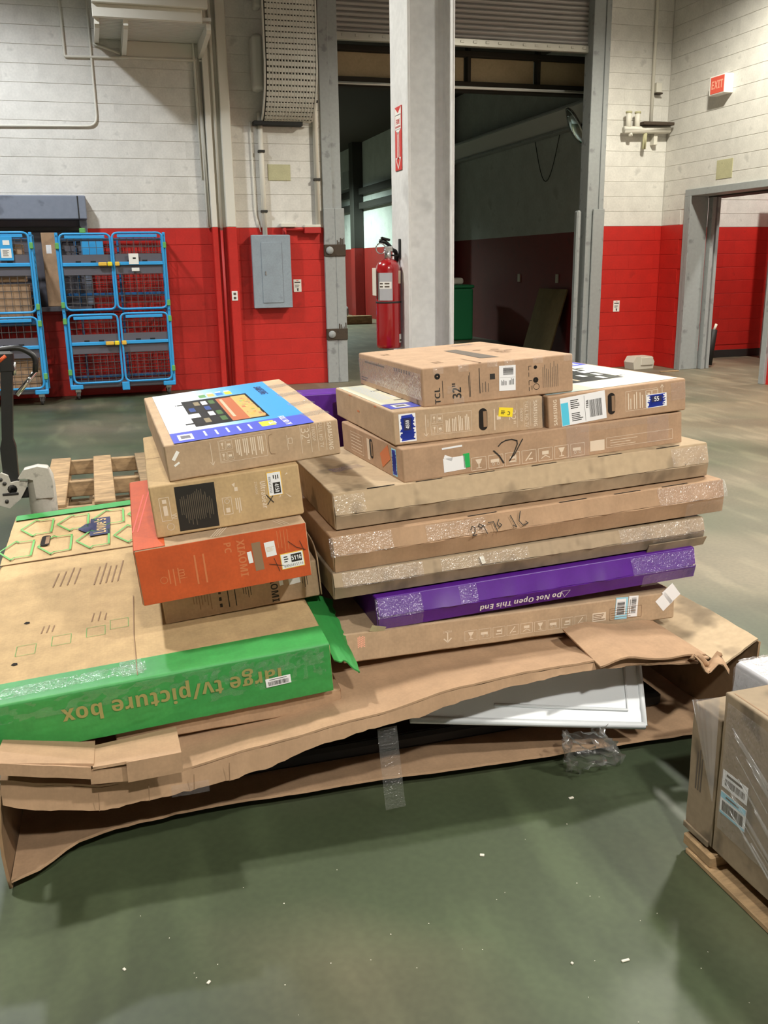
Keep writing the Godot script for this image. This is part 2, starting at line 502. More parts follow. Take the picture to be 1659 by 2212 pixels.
# crinkled strip of clear tape on a face
func tape_at(face: Transform3D, parent: Node, x: float, y: float, w: float, h: float, m: Material, seed_ := 1, amp := 0.0012, deg := 0.0, called := "tape") -> MeshInstance3D:
	var fn = FastNoiseLite.new(); fn.seed = seed_; fn.frequency = 28.0
	var mb := MB.new(true)
	var nu = int(clamp(w / 0.008, 3, 48)); var nv = int(clamp(h / 0.008, 3, 40))
	mb.sheet(func(u, v): return Vector3((u - 0.5) * w, (v - 0.5) * h, 0.0016 + amp * (0.5 + fn.get_noise_2d(u * w, v * h + x)) + amp * 1.5 * maxf(0, fn.get_noise_2d(u * w * 3.0, v * h * 0.4 + 9.0))), nu, nv, 0.0)
	return part(called, mb.done(), m, parent, face * Transform3D(Basis(Vector3.BACK, deg_to_rad(deg)), Vector3(x, y, 0)))
# two closing flaps that bulge along the front of a carton
func front_flaps(t: Node3D, m: Material, bulge: float, split: float, seed_: int, m2: Material = null):
	var d = box_dims[t]
	var fn = FastNoiseLite.new(); fn.seed = seed_; fn.frequency = 5.0
	for k in 2:
		var mb := MB.new(true)
		var y0 = 0.004 if k == 0 else d.y * split + 0.0012
		var y1 = d.y * split - 0.0012 if k == 0 else d.y - 0.002
		mb.sheet(func(u, v):
			var y = lerp(y0, y1, v)
			var q = v if k == 0 else 1.0 - v
			var w = fn.get_noise_2d(u * d.x * 1.2, k * 40.0)
			var e = fn.get_noise_2d(u * d.x * 9.0, k * 70.0 + 5.0)
			var b = bulge * 0.8 * (0.85 + 0.5 * w) * minf(1.0, minf(u, 1.0 - u) * 30.0 + 0.55)
			return Vector3((u - 0.5) * (d.x - 0.008), y + (0.0016 * e if (k == 0) == (v > 0.5) else 0.0), d.z / 2 + 0.004 + b * pow(q, 1.1) + 0.0015 * e), 60, 4, 0.004)
		part("lower_flap" if k == 0 else "upper_flap", mb.done(), m if k == 1 or m2 == null else m2, t)
# frame of a bulging flap, so that print and tape lie on it
func flap_face(t: Node3D, bulge: float, split: float, upper: bool) -> Transform3D:
	var d = box_dims[t]
	if upper:
		var hh = d.y * (1 - split)
		var up = Vector3(0, hh, -bulge * 0.76).normalized()
		return Transform3D(Basis(Vector3.RIGHT, up, Vector3.RIGHT.cross(up)), Vector3(-d.x / 2, d.y * split, d.z / 2 + 0.006 + bulge * 0.80))
	var up2 = Vector3(0, d.y * split, bulge * 0.76).normalized()
	return Transform3D(Basis(Vector3.RIGHT, up2, Vector3.RIGHT.cross(up2)), Vector3(-d.x / 2, 0, d.z / 2 + 0.0065))
func V2(x: float, y: float) -> Vector2: return Vector2(x, y)

# ---------------------------------------------------------------- lights
func high_bay(at: Vector3, energy: float, angle: float, color: Color, label: String):
	var t = thing("ceiling_lamp", label, "lamp", Transform3D(Basis(), at), "high bay lamps under the roof")
	var shade := MB.new(true)
	shade.lathe(Vector3.ZERO, [V2(0.235, 0.0), V2(0.225, 0.09), V2(0.17, 0.2), V2(0.09, 0.27), V2(0.05, 0.42), V2(0.0, 0.42)], 28)
	part("lamp_shade", shade.done(), M.dark_steel, t)
	var disc := MB.new()
	disc.lathe(Vector3.ZERO, [V2(0.0, 0.008), V2(0.205, 0.008), V2(0.205, 0.016), V2(0.0, 0.016)], 28)
	var gm = mat(Color(1, 1, 1), 0.4)
	gm.emission_enabled = true; gm.emission = color; gm.emission_energy_multiplier = 14.0
	part("diffuser", disc.done(), gm, t)
	part("cord", tubem([Vector3(0, 0.4, 0), Vector3(0, 6.6 - at.y, 0)], 0.012, 6), M.dark, t)
	var l := SpotLight3D.new()
	l.name = "lamp_light"
	l.position = Vector3(0, -0.02, 0)
	l.rotation_degrees = Vector3(-90, 0, 0)
	l.light_energy = energy; l.light_color = color; l.light_size = 0.2
	l.spot_angle = angle; l.spot_angle_attenuation = 0.45; l.spot_range = 60.0; l.spot_attenuation = 2.0
	l.shadow_enabled = true
	t.add_child(l, true)

const WZ := -12.245
const RX := 8.03
const C := 0.2032

func blocks(wall: Node3D, axis: String, a0: float, a1: float, row0: int, row1: int, skip: Callable, mats: Array, at: float, rnd: RandomNumberGenerator):
	# painted concrete blocks, one part each, standing 10 mm proud of the wall's joint plane
	var len = 0.4064
	var cache = {}
	for row in range(row0, row1):
		var x = floor(a0 / len) * len + (len / 2 if row % 2 else 0.0)
		if x > a0: x -= len
		while x < a1:
			var b0 = maxf(x, a0); var b1 = minf(x + len, a1)
			x += len
			if b1 - b0 < 0.03: continue
			var mid = (b0 + b1) / 2; var y = (row + 0.5) * C
			if skip.call(mid, y): continue
			var key = snappedf(b1 - b0, 0.001)
			if not cache.has(key):
				var pm := MB.new()
				var hy = C / 2 - 0.002
				var sec = PackedVector2Array([V2(-0.008, -hy), V2(0.006, -hy), V2(0.008, -hy + 0.003), V2(0.008, hy - 0.003), V2(0.006, hy), V2(-0.008, hy)])
				var turn = Basis(Vector3.BACK, Vector3.UP, Vector3.LEFT) if axis == "x" else Basis(Vector3.LEFT, Vector3.UP, Vector3.FORWARD)
				pm.prism(sec, key - 0.0002, Transform3D(turn, Vector3(key / 2, 0, 0) if axis == "x" else Vector3(0, 0, key / 2)))
				cache[key] = pm.done()
			var m = mats[(0 if row >= 10 else 2) + (1 if rnd.randf() < 0.3 else 0)]
			var jig = rnd.randf_range(-0.0005, 0.0005)
			var pos = Vector3(mid, y, at + jig) if axis == "x" else Vector3(at + jig, y, mid)
			part("block", cache[key], m, wall, Transform3D(Basis(), pos))

func _ready():
	# ---- camera, light, exposure
	var cam := Camera3D.new()
	cam.name = "camera"
	cam.position = Vector3(0, 1.55, 0)
	var p = deg_to_rad(15.158); var yw = deg_to_rad(16.817); var rl = deg_to_rad(-0.9367)
	var fwd = Vector3(sin(yw) * cos(p), -sin(p), -cos(yw) * cos(p))
	var rt = Vector3(cos(yw), 0, sin(yw))
	var up = rt.cross(fwd)
	cam.basis = Basis(rt * cos(rl) + up * sin(rl), up * cos(rl) - rt * sin(rl), -fwd)
	cam.keep_aspect = Camera3D.KEEP_HEIGHT
	cam.fov = rad_to_deg(2.0 * atan(1106.0 / 1973.2))
	cam.near = 0.05; cam.far = 120.0
	add_child(cam)
	var env := Environment.new()
	env.background_mode = Environment.BG_COLOR
	env.background_color = Color(0.02, 0.02, 0.02)
	env.tonemap_mode = Environment.TONE_MAPPER_LINEAR
	env.tonemap_exposure = 1.0
	env.sdfgi_enabled = true; env.ssao_enabled = true; env.ssil_enabled = true
	var we := WorldEnvironment.new()
	we.name = "environment"; we.environment = env
	add_child(we)
	make_materials()
	var warm = Color(1.0, 0.985, 0.945)
	high_bay(Vector3(6.2, 5.7, -8.4), 46.0, 77.0, Color(1.0, 0.98, 0.915), "high bay lamp hanging nearest the right wall with the exit sign")
	high_bay(Vector3(-1.8, 5.9, -9.3), 36.0, 70.0, Color(0.965, 0.985, 1.0), "high bay lamp hanging in front of the blue cages")
	high_bay(Vector3(3.8, 5.9, 1.4), 44.0, 72.0, warm, "added high bay fill lamp over the near floor right of the stacks")  # extra unseen lamp, splits the front light to soften shadows
	high_bay(Vector3(0.2, 5.9, 3.2), 52.0, 72.0, warm, "high bay lamp hanging over the near floor in front of the stacks")
	high_bay(Vector3(4.6, 5.9, -4.6), 40.0, 66.0, warm, "added high bay lamp hanging between the steel column and the right wall")  # added unseen lamp, lights tops and throws shadows forward, sparing the wall
	high_bay(Vector3(-2.0, 5.9, -4.2), 40.0, 72.0, warm, "added high bay lamp over the floor left of the stacks")  # added unseen lamp that brightens the left stack tops from behind
	high_bay(Vector3(4.6, 4.7, -26.8), 75.0, 77.0, Color(0.9, 1.0, 0.95), "high bay lamp deep in the room behind the shutter")
	high_bay(Vector3(9.9, 5.2, -10.0), 24.0, 72.0, warm, "lamp hanging in the side room behind the grey door frame")
	room()
	background()
	stacks()
	base_carton()
	near_right()
	small_things()

func room():
	var rnd = RandomNumberGenerator.new(); rnd.seed = 4
	# floor
	# painted concrete: green near the stacks, tan wear that also paints in brighter light
	var fs := SurfaceTool.new()
	fs.begin(Mesh.PRIMITIVE_TRIANGLES)
	var wn = FastNoiseLite.new(); wn.seed = 8; wn.frequency = 0.22; wn.fractal_octaves = 4
	var xs = []; var zs = []
	for k in 61: xs.append(lerp(-9.2, 13.0, k / 60.0))
	for k in 25: zs.append(-34.2 + k * 0.8)
	for k in range(1, 72): zs.append(-15.0 + k * 0.31)
	for k in zs.size() - 1:
		for j in xs.size() - 1:
			for q in [[j, k], [j + 1, k], [j + 1, k + 1], [j, k], [j + 1, k + 1], [j, k + 1]]:
				var x = xs[q[0]]; var z = zs[q[1]]
				var wear_and_light = clampf((-z - 6.0) / 5.0, 0, 1) * 0.75 * lerpf(0.25, 1.0, smoothstep(-1.0, 4.0, x)) + clampf((x - 1.4) / 1.6, 0, 1) * clampf((-z - 2.2) / 1.0, 0, 1) * 0.75 + clampf((z + 1.75) / 0.7, 0, 1) * clampf((x - 0.4) / 0.8, 0, 1) * 0.5  # back left kept greener to paint the lamplit floor dimmer
				var w = clampf(wear_and_light + 1.1 * wn.get_noise_2d(x * 3.0, z * 3.0), 0.0, 1.0)
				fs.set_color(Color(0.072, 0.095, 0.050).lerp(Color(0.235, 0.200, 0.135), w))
				fs.set_normal(Vector3.UP)
				fs.add_vertex(Vector3(x, 0, z))
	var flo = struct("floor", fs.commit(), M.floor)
	part("slab", bx2(Vector3(-9.2, -0.2, -34.2), Vector3(13, -0.002, 7.2)), M.ceiling, flo)
	var ce = struct("ceiling", bx2(Vector3(-9.2, 6.6, -34.2), Vector3(13, 6.8, 7.2)), M.ceiling)
	# hall walls out of view
	struct("wall_left", bx2(Vector3(-9.2, 0, -12.45), Vector3(-9, 6.6, 7)), M.wall_white)
	struct("wall_front", bx2(Vector3(-9.2, 0, 7), Vector3(8.3, 6.6, 7.2)), M.wall_white)
	# back wall, left of the door
	var J = WZ - 0.007
	var wb = struct("wall_back", bx2(Vector3(-9, 2.032, WZ - 0.2), Vector3(2.94, 6.6, J)), M.wall_white)
	part("lower_wall", bx2(Vector3(-9, 0, WZ - 0.2), Vector3(2.94, 2.032, J)), M.wall_red, wb)
	blocks(wb, "x", -1.35, 2.93, 0, 24, func(x, y): return (x < 0.0 and y < 1.4 and y > 1.2) or (x < -0.3 and y > 1.3 and y < 2.0) , [M.wall_white, M.wall_white2, M.wall_red, M.wall_red2], WZ - 0.008, rnd)
	var wl = struct("wall_lintel", bx2(Vector3(2.94, 5.5, WZ - 0.2), Vector3(7.04, 6.6, J)), M.wall_white)
	var wr = struct("wall_back_right", bx2(Vector3(7.04, 2.032, WZ - 0.2), Vector3(RX + 0.28, 6.6, J)), M.wall_white)
	part("lower_wall", bx2(Vector3(7.04, 0, WZ - 0.2), Vector3(RX + 0.28, 2.032, J)), M.wall_red, wr)
	blocks(wr, "x", 7.045, RX - 0.001, 0, 26, func(x, y): return false, [M.wall_white, M.wall_white2, M.wall_red, M.wall_red2], WZ - 0.008, rnd)
	# right wall with the doorway
	var K = RX + 0.007
	var ww = struct("wall_right", bx2(Vector3(K, 2.48, -12.3), Vector3(RX + 0.28, 6.6, 7)), M.wall_white)
	part("wall_return", bx2(Vector3(K, 2.032, -12.25), Vector3(RX + 0.28, 2.48, -11.66)), M.wall_white, ww)
	part("lower_wall", bx2(Vector3(K, 0, -12.25), Vector3(RX + 0.28, 2.032, -11.66)), M.wall_red, ww)
	part("wall_return", bx2(Vector3(K, 2.032, -9.75), Vector3(RX + 0.28, 2.48, 7)), M.wall_white, ww)
	part("lower_wall", bx2(Vector3(K, 0, -9.75), Vector3(RX + 0.28, 2.032, 7)), M.wall_red, ww)
	blocks(ww, "z", -12.23, -9.0, 0, 26, func(z, y): return z > -11.66 and y < 2.5, [M.wall_white, M.wall_white2, M.wall_red, M.wall_red2], RX + 0.008, rnd)
	# side room behind the doorway
	var sr = struct("wall_side_room", bx2(Vector3(8.31, 2.032, -13.0), Vector3(12.8, 6.6, -12.8)), M.wall_white)
	part("lower_wall", bx2(Vector3(8.31, 0.12, -13.0), Vector3(12.8, 2.032, -12.8)), M.wall_red, sr)
	part("plinth", bx2(Vector3(8.31, 0, -13.0), Vector3(12.8, 0.12, -12.785), 0.004), M.dark, sr)
	blocks(sr, "x", 8.5, 11.2, 1, 14, func(x, y): return false, [M.wall_white, M.wall_white2, M.wall_red, M.wall_red2], -12.799, rnd)
	struct("wall_side_room_end", bx2(Vector3(12.8, 0, -13.0), Vector3(13.0, 6.6, -6.0)), M.wall_red)
	struct("wall_side_room_near", bx2(Vector3(8.31, 0, -6.2), Vector3(13.0, 6.6, -6.0)), M.wall_white)
	struct("wall_side_room_left", bx2(Vector3(8.05, 0, -13.0), Vector3(8.31, 6.6, -12.3)), M.wall_white)
	# right door frame
	var d2 = struct("door_2", bx2(Vector3(RX - 0.03, 0, -11.66), Vector3(RX + 0.30, 2.40, -11.57), 0.004), M.grey_steel)
	part("lintel", bx2(Vector3(RX - 0.03, 2.40, -11.66), Vector3(RX + 0.30, 2.49, -9.72), 0.004), M.grey_steel, d2)
	part("jamb", bx2(Vector3(RX - 0.03, 0, -9.82), Vector3(RX + 0.30, 2.40, -9.72), 0.004), M.grey_steel, d2)
	part("face_plate", bx2(Vector3(RX - 0.045, 0, -11.575), Vector3(RX - 0.03, 2.40, -11.50), 0.003), M.grey_steel, d2)
	part("guide_rail", bx2(Vector3(RX + 0.32, 0, -11.60), Vector3(RX + 0.38, 2.6, -11.50), 0.004), M.grey_steel, d2)
	part("guide_rail", bx2(Vector3(RX + 0.42, 0, -11.62), Vector3(RX + 0.47, 2.6, -11.52), 0.004), M.grey_steel, d2)
	part("hood", bx2(Vector3(RX + 0.30, 2.385, -11.66), Vector3(RX + 0.62, 2.75, -9.72)), M.dark, d2)
	struct("trim_1", bx2(Vector3(10.12, 0, -12.45), Vector3(10.3, 2.6, -12.28), 0.004), M.grey_steel)
	# far room beyond the shutter
	var F = 7.8
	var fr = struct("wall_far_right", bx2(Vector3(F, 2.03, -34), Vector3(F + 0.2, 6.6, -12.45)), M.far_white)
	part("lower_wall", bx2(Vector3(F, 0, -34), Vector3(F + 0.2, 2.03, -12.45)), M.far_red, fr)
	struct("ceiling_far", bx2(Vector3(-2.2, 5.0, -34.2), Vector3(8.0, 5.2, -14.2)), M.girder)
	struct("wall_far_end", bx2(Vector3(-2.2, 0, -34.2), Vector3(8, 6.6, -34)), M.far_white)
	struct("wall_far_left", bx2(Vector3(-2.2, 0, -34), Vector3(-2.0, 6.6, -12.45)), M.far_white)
	# shutter door: posts, guards, slats
	var d1 = struct("door_1", bx2(Vector3(2.93, 0, WZ - 0.25), Vector3(3.06, 6.0, WZ + 0.03), 0.006), M.grey_steel)
	part("post", bx2(Vector3(3.06, 0, WZ - 0.21), Vector3(3.185, 6.0, WZ + 0.005), 0.006), M.grey_steel, d1)
	part("guard_plate", bx2(Vector3(2.925, 0, WZ + 0.03), Vector3(3.075, 2.27, WZ + 0.06), 0.006), M.grey_steel, d1)
	part("guard_plate", bx2(Vector3(3.075, 0.0, WZ + 0.005), Vector3(3.205, 2.27, WZ + 0.06), 0.006), M.grey_steel, d1)
	for y in [1.74, 0.65]:
		var clamp_ = part("clamp_band", bx2(Vector3(2.92, y - 0.075, WZ + 0.02), Vector3(3.21, y + 0.075, WZ + 0.075), 0.006), M.rust, d1)
		var kn := MB.new(true)
		kn.lathe(Vector3.ZERO, [V2(0.05, 0), V2(0.05, 0.012), V2(0.035, 0.022), V2(0, 0.022)], 16)
		part("bolt_boss", kn.done(), M.grey_steel, clamp_, Transform3D(Basis(Vector3.RIGHT, PI / 2), Vector3(2.99, y, WZ + 0.075)))
		for k in 5:
			var st := MB.new()
			var hh = rnd.randf_range(0.02, 0.09)
			st.box(Vector3(3.10 + k * 0.022, y + 0.07 + hh / 2, WZ + 0.0612), Vector3(rnd.randf_range(0.006, 0.02), hh, 0.0016))
			part("rust_streak", st.done(), M.rust, clamp_)
	part("post", bx2(Vector3(6.79, 0, WZ - 0.22), Vector3(6.97, 6.0, WZ + 0.01), 0.006), M.grey_steel, d1)
	part("post", bx2(Vector3(6.97, 0, WZ - 0.2), Vector3(7.045, 6.0, WZ + 0.03), 0.006), M.grey_steel, d1)
	part("guard_plate", bx2(Vector3(6.87, 0, WZ + 0.03), Vector3(7.05, 2.265, WZ + 0.06), 0.006), M.grey_steel, d1)
	part("guide_rail", bx2(Vector3(6.66, 0, WZ - 0.12), Vector3(6.73, 2.25, WZ - 0.02), 0.02), M.grey_steel, d1)
	for k in 16:
		var y0 = 4.42 + k * 0.062
		var sl := MB.new(true)
		sl.sheet(func(u, v): return Vector3(3.19 + u * 3.6, y0 + v * 0.061, WZ - 0.16 + 0.02 * sin(PI * v)), 1, 6, 0.002)
		part("slat", sl.done(), M.shutter, d1)
	part("bottom_bar", bx2(Vector3(3.19, 4.32, WZ - 0.19), Vector3(6.79, 4.415, WZ - 0.11), 0.008), M.shutter_bar, d1)
	var bb := MB.new()
	for k in 20:
		bb.box(Vector3(3.3 + k * 0.18, 4.375, WZ - 0.106), Vector3(0.05, 0.03, 0.008), 0.003)
	part("bolt_row", bb.done(), M.shutter_bar, d1)
	# closed dock hatch behind the cages at left
	var d3 = struct("door_3", bx2(Vector3(-2.2, 1.12, WZ - 0.005), Vector3(-0.06, 2.13, WZ + 0.02), 0.004), M.cage_grey)
	part("door_frame", bx2(Vector3(-0.12, 1.12, WZ + 0.0), Vector3(-0.03, 2.13, WZ + 0.05), 0.006), M.header_grey, d3)
	part("rail", bx2(Vector3(-2.2, 2.0, WZ + 0.02), Vector3(-0.1, 2.05, WZ + 0.06), 0.006), M.dark, d3)
	part("hood", bx2(Vector3(-2.4, 2.13, WZ - 0.005), Vector3(-0.02, 2.40, WZ + 0.22), 0.01), M.header_grey, d3)
	part("hood_seam", bx2(Vector3(-0.12, 2.135, WZ + 0.2), Vector3(-0.105, 2.395, WZ + 0.224), 0.002), M.dark, d3)

func background():
	# steel pilaster with a groove down its middle
	var pil = thing("pilaster", "steel pilaster on the back wall painted white above and red below", "pilaster", Transform3D(Basis(), Vector3(1.62, 0, WZ)))
	for k in 2:
		var y0 = 0.0 if k == 0 else 2.035
		var y1 = 2.035 if k == 0 else 6.55
		var m1 = M.wall_red if k == 0 else M.pipe_white
		var mm := MB.new()
		mm.box(Vector3(-0.115, (y0 + y1) / 2, 0.06), Vector3(0.07, y1 - y0, 0.12), 0.006)
		mm.box(Vector3(0.0, (y0 + y1) / 2, 0.03), Vector3(0.17, y1 - y0, 0.06), 0.004)
		mm.box(Vector3(0.09, (y0 + y1) / 2, 0.075), Vector3(0.12, y1 - y0, 0.15), 0.008)
		part("lower_post" if k == 0 else "upper_post", mm.done(), m1, pil)
	part("pipe", tubem([Vector3(-0.03, 2.0, 0.085), Vector3(-0.03, 6.5, 0.085)], 0.022, 8), M.pipe_white, pil)
	part("pipe", tubem([Vector3(-0.03, 0.0, 0.085), Vector3(-0.03, 2.03, 0.085)], 0.022, 8), M.pipe_red, pil)
	# outlet on it
	var ol = thing("wall_outlet", "white wall outlet on the red part of the pilaster", "outlet", Transform3D(Basis(), Vector3(1.70, 1.19, WZ + 0.152)))
	part("plate", bx(Vector3.ZERO, Vector3(0.075, 0.12, 0.008), 0.003), M.white, ol)
	for y in [-0.026, 0.026]: part("socket", bx(Vector3(0, y, 0.004), Vector3(0.034, 0.03, 0.006), 0.002), M.grey_ink, ol)
	# conduits
	var z0 = WZ + 0.02
	single("conduit_pipe", tubem(bend([Vector3(-0.114, 6.5, z0), Vector3(-0.10, 3.95, z0), Vector3(1.45, 3.98, z0), Vector3(1.46, 3.98, z0)], 0.02), 0.016, 8), M.pipe_white, "white conduit dropping and turning right under the vent housing", "pipe")
	single("conduit_pipe", tubem(bend([Vector3(0.20, 6.5, z0), Vector3(0.195, 3.2, z0), Vector3(-1.4, 3.17, z0)], 0.12), 0.012, 8), M.pipe_white, "thin cable running down the wall and bending left in a rounded corner", "cable")
	single("conduit_pipe", tubem([Vector3(1.425, 3.99, z0 + 0.02), Vector3(1.44, 2.04, z0 + 0.02)], 0.026, 8), M.pipe_white, "white conduit rising along the left side of the pilaster", "pipe")
	single("conduit_pipe", tubem([Vector3(1.36, 6.5, z0 + 0.02), Vector3(1.40, 2.6, z0 + 0.02)], 0.018, 8), M.pipe_white, "slim white conduit high beside the vent housing bracket", "pipe")
	var pl = thing("conduit_pipe", "white conduit dropping from the slatted duct to the electrical panel", "pipe", Transform3D(Basis(), Vector3(2.15, 0, z0 + 0.015)))
	part("pipe_run", tubem([Vector3(0, 1.93, 0), Vector3(0, 3.4, 0)], 0.032, 10), M.pipe_white, pl)
	for y in [2.23, 2.95]: part("clip", bx(Vector3(0, y, 0.01), Vector3(0.085, 0.03, 0.06), 0.004), M.dark_steel, pl)
	var pr = thing("conduit_pipe", "white conduit beside the left door post", "pipe", Transform3D(Basis(), Vector3(2.855, 0, z0 + 0.015)))
	part("pipe_run", tubem([Vector3(0, 2.05, 0), Vector3(0, 6.5, 0)], 0.032, 10), M.pipe_white, pr)
	for y in [2.62, 3.55]: part("clip", bx(Vector3(0, y, 0.01), Vector3(0.085, 0.03, 0.06), 0.004), M.dark_steel, pr)
	single("cable", tubem(bend([Vector3(2.03, 3.3, z0), Vector3(2.04, 2.2, z0), Vector3(2.1, 1.98, z0)], 0.2), 0.008, 6), M.pipe_white, "thin white cable hanging left of the panel conduit", "cable")
	var fit = thing("pipe_fitting", "low red and white conduit boxes over the electrical panel", "pipe", Transform3D(Basis(), Vector3(2.62, 2.0, WZ)))
	part("box", bx2(Vector3(-0.27, 0.035, 0), Vector3(-0.07, 0.085, 0.09), 0.006), M.pipe_white, fit)
	part("box", bx2(Vector3(0.04, 0.03, 0), Vector3(0.26, 0.065, 0.09), 0.006), M.pipe_white, fit)
	part("box", bx2(Vector3(0.04, -0.045, 0), Vector3(0.26, 0.03, 0.09), 0.006), M.pipe_red, fit)
	part("pipe", tubem([Vector3(-0.25, 0.01, 0.05), Vector3(0.06, 0.01, 0.05)], 0.022, 8), M.pipe_red, fit)
	part("pipe", tubem([Vector3(-0.22, 0.03, 0.05), Vector3(-0.22, -0.06, 0.05)], 0.03, 8), M.pipe_red, fit)
	# electrical panel
	var ep = thing("electrical_panel", "grey steel electrical panel on the red wall beside the pilaster", "electrical panel", Transform3D(Basis(), Vector3(2.205, 1.03, WZ)))
	part("box", bx2(Vector3(-0.24, 0.0, 0), Vector3(0.24, 0.91, 0.12), 0.004), M.panel_grey, ep)
	part("cover", bx2(Vector3(-0.252, -0.005, 0.115), Vector3(0.252, 0.905, 0.127), 0.004), M.panel_grey, ep)
	var pd = part("door", bx2(Vector3(-0.135, 0.06, 0.126), Vector3(0.135, 0.82, 0.134), 0.003), M.panel_grey, ep)
	part("latch", bx2(Vector3(-0.095, 0.41, 0.134), Vector3(-0.08, 0.46, 0.142), 0.003), M.silver, pd)
	part("hinge_line", bx2(Vector3(0.136, 0.06, 0.1272), Vector3(0.14, 0.82, 0.1285)), M.header_grey, ep)
	warning_sticker(Vector3(2.555, 1.298, WZ + 0.004), "white warning sticker on the red wall right of the electrical panel")
	warning_sticker(Vector3(7.347, 0.90, WZ + 0.004), "white warning sticker on the bright red wall right of the shutter door")
	single("wall_patch", bx(Vector3(2.375, 2.705, WZ + 0.003), Vector3(0.29, 0.195, 0.008), 0.002), M.plate_beige, "yellowish blank plate on the white wall above the electrical panel", "plate")
	single("wall_patch", bx(Vector3(RX - 0.002, 2.69, -10.87), Vector3(0.008, 0.24, 0.33), 0.002), M.plate_beige, "yellowish blank plate on the right wall over the doorway", "plate")
	# vent housing at top left
	var vh = thing("vent_housing", "white steel equipment shelf with ribbed underside high on the back wall", "vent", Transform3D(Basis(), Vector3(0.93, 4.0, WZ)))
	part("fascia", bx2(Vector3(-0.70, 0.15, 0.99), Vector3(0.46, 0.28, 1.05), 0.006), M.pipe_white, vh)
	part("fascia_top", bx2(Vector3(-0.70, 0.28, 1.03), Vector3(0.52, 1.0, 1.10), 0.006), M.pipe_white, vh)
	for k in 15:
		part("rib", bx2(Vector3(-0.66, 0.15, 0.03 + k * 0.064), Vector3(0.54, 0.178, 0.068 + k * 0.064), 0.006), M.slat_white, vh)
	part("deck", bx2(Vector3(-0.68, 0.178, 0.0), Vector3(0.56, 0.21, 1.02)), M.slat_white, vh)
	part("back_plate", bx2(Vector3(-0.40, -0.03, 0.0), Vector3(0.52, 0.15, 0.03), 0.004), M.pipe_white, vh)
	for q in [[-0.66, 0.10], [-0.36, -0.02], [0.53, -0.02]]:
		var br := MB.new()
		br.prism(PackedVector2Array([V2(0, q[1]), V2(0.07, q[1]), V2(0.96, 0.06), V2(1.0, 0.09), V2(1.0, 0.15), V2(0, 0.15)]), 0.05, Transform3D(Basis(Vector3.BACK, Vector3.UP, Vector3.LEFT), Vector3(q[0] + 0.025, 0, 0)))
		part("bracket", br.done(), M.pipe_white, vh)
	part("ledge", bx2(Vector3(-0.42, -0.05, 0.0), Vector3(0.54, -0.03, 0.06), 0.003), M.pipe_white, vh)
	part("strut", tubem([Vector3(-0.70, 0.10, 0.04), Vector3(-0.40, 0.0, 0.04)], 0.016, 6), M.pipe_white, vh)
	# curved slatted duct
	var du = thing("slatted_duct", "white slatted duct curving back into the wall beside the left door post", "vent", Transform3D(Basis(), Vector3(0, 0, WZ)))
	var prof = []
	for k in 23: prof.append(V2(0.50 - 0.02 * k / 22.0, 5.3 - k * 0.061))
	for k in range(1, 13):
		var an = k / 12.0 * 1.15
		prof.append(V2(0.48 - 0.62 * (1 - cos(an)), 3.958 - 0.72 * sin(an)))
	for k in prof.size():
		var q = prof[k]
		var t0 = (prof[min(k + 1, prof.size() - 1)] - prof[max(k - 1, 0)]).normalized()
		var bs = Basis(Vector3.RIGHT, Vector3(0, -t0.y, -t0.x), Vector3(0, t0.x, -t0.y))
		var sl := MB.new()
		sl.box(Vector3.ZERO, Vector3(0.60, 0.047, 0.008), 0.002)
		part("slat", sl.done(), M.slat_white, du, Transform3D(bs, Vector3(2.49, q.y, q.x)))
	var vb := MB.new()
	for j in 15:
		var pts = []
		for q in prof: pts.append(Vector3(2.22 + j * 0.0386, q.y, q.x - 0.004))
		vb.tube(pts, 0.011, 4)
	part("cross_wires", vb.done(), M.slat_white, du)
	for sx in [2.165, 2.80]:
		var sd := MB.new()
		var pg = PackedVector2Array()
		for q in prof: pg.append(V2(q.x + 0.012, q.y))
		for k in range(prof.size() - 1, -1, -1): pg.append(V2(prof[k].x - 0.035, prof[k].y + 0.004))
		sd.prism(pg, 0.02, Transform3D(Basis(Vector3.BACK, Vector3.UP, Vector3.LEFT), Vector3(sx + 0.01, 0, 0)))
		part("side_rail", sd.done(), M.slat_white, du)
	var bk := MB.new(true)
	bk.sheet(func(u, v):
		var q = prof[int(round(v * (prof.size() - 1)))]
		return Vector3(2.17 + u * 0.63, q.y, max(q.x - 0.09, 0.02)), 1, prof.size() - 1, 0.01)
	part("inner_lining", bk.done(), M.lining, du)
	part("side_pod", carton_body(0.14, 0.62, 0.26, 0.05, 0.0, 3), M.slat_white, du, Transform3D(Basis(), Vector3(2.12, 3.62, 0.2)))
	part("side_pod", carton_body(0.10, 0.42, 0.2, 0.04, 0.0, 3), M.slat_white, du, Transform3D(Basis(), Vector3(2.13, 4.5, 0.3)))
	part("outlet_lip", bx2(Vector3(2.06, 3.25, 0.0), Vector3(2.68, 3.30, 0.12), 0.004), M.black, du)
	# exit sign
	var ex = thing("exit_sign", "white box exit sign with red face high on the right wall", "sign", Transform3D(Basis(Vector3.UP, -PI / 2), Vector3(RX, 3.72, -10.98)))
	part("housing", bx2(Vector3(-0.16, -0.115, 0.0), Vector3(0.16, 0.115, 0.13), 0.006), M.white, ex)
	part("face", bx2(Vector3(-0.13, -0.10, 0.128), Vector3(0.145, 0.10, 0.134), 0.002), M.exit_red, ex)
	ink(Transform3D(Basis(), Vector3(0, 0, 0.134)), M.exit_text, ex, "lettering", func(k): k.text("EXIT", 0.006, 0.0, 0.095, 0, true, 0.85))
	# valves and pipes in the corner
	var vp = thing("pipe_manifold", "white pipe manifold with two upright stubs on the wall near the corner", "pipe", Transform3D(Basis(), Vector3(7.62, 3.33, WZ)))
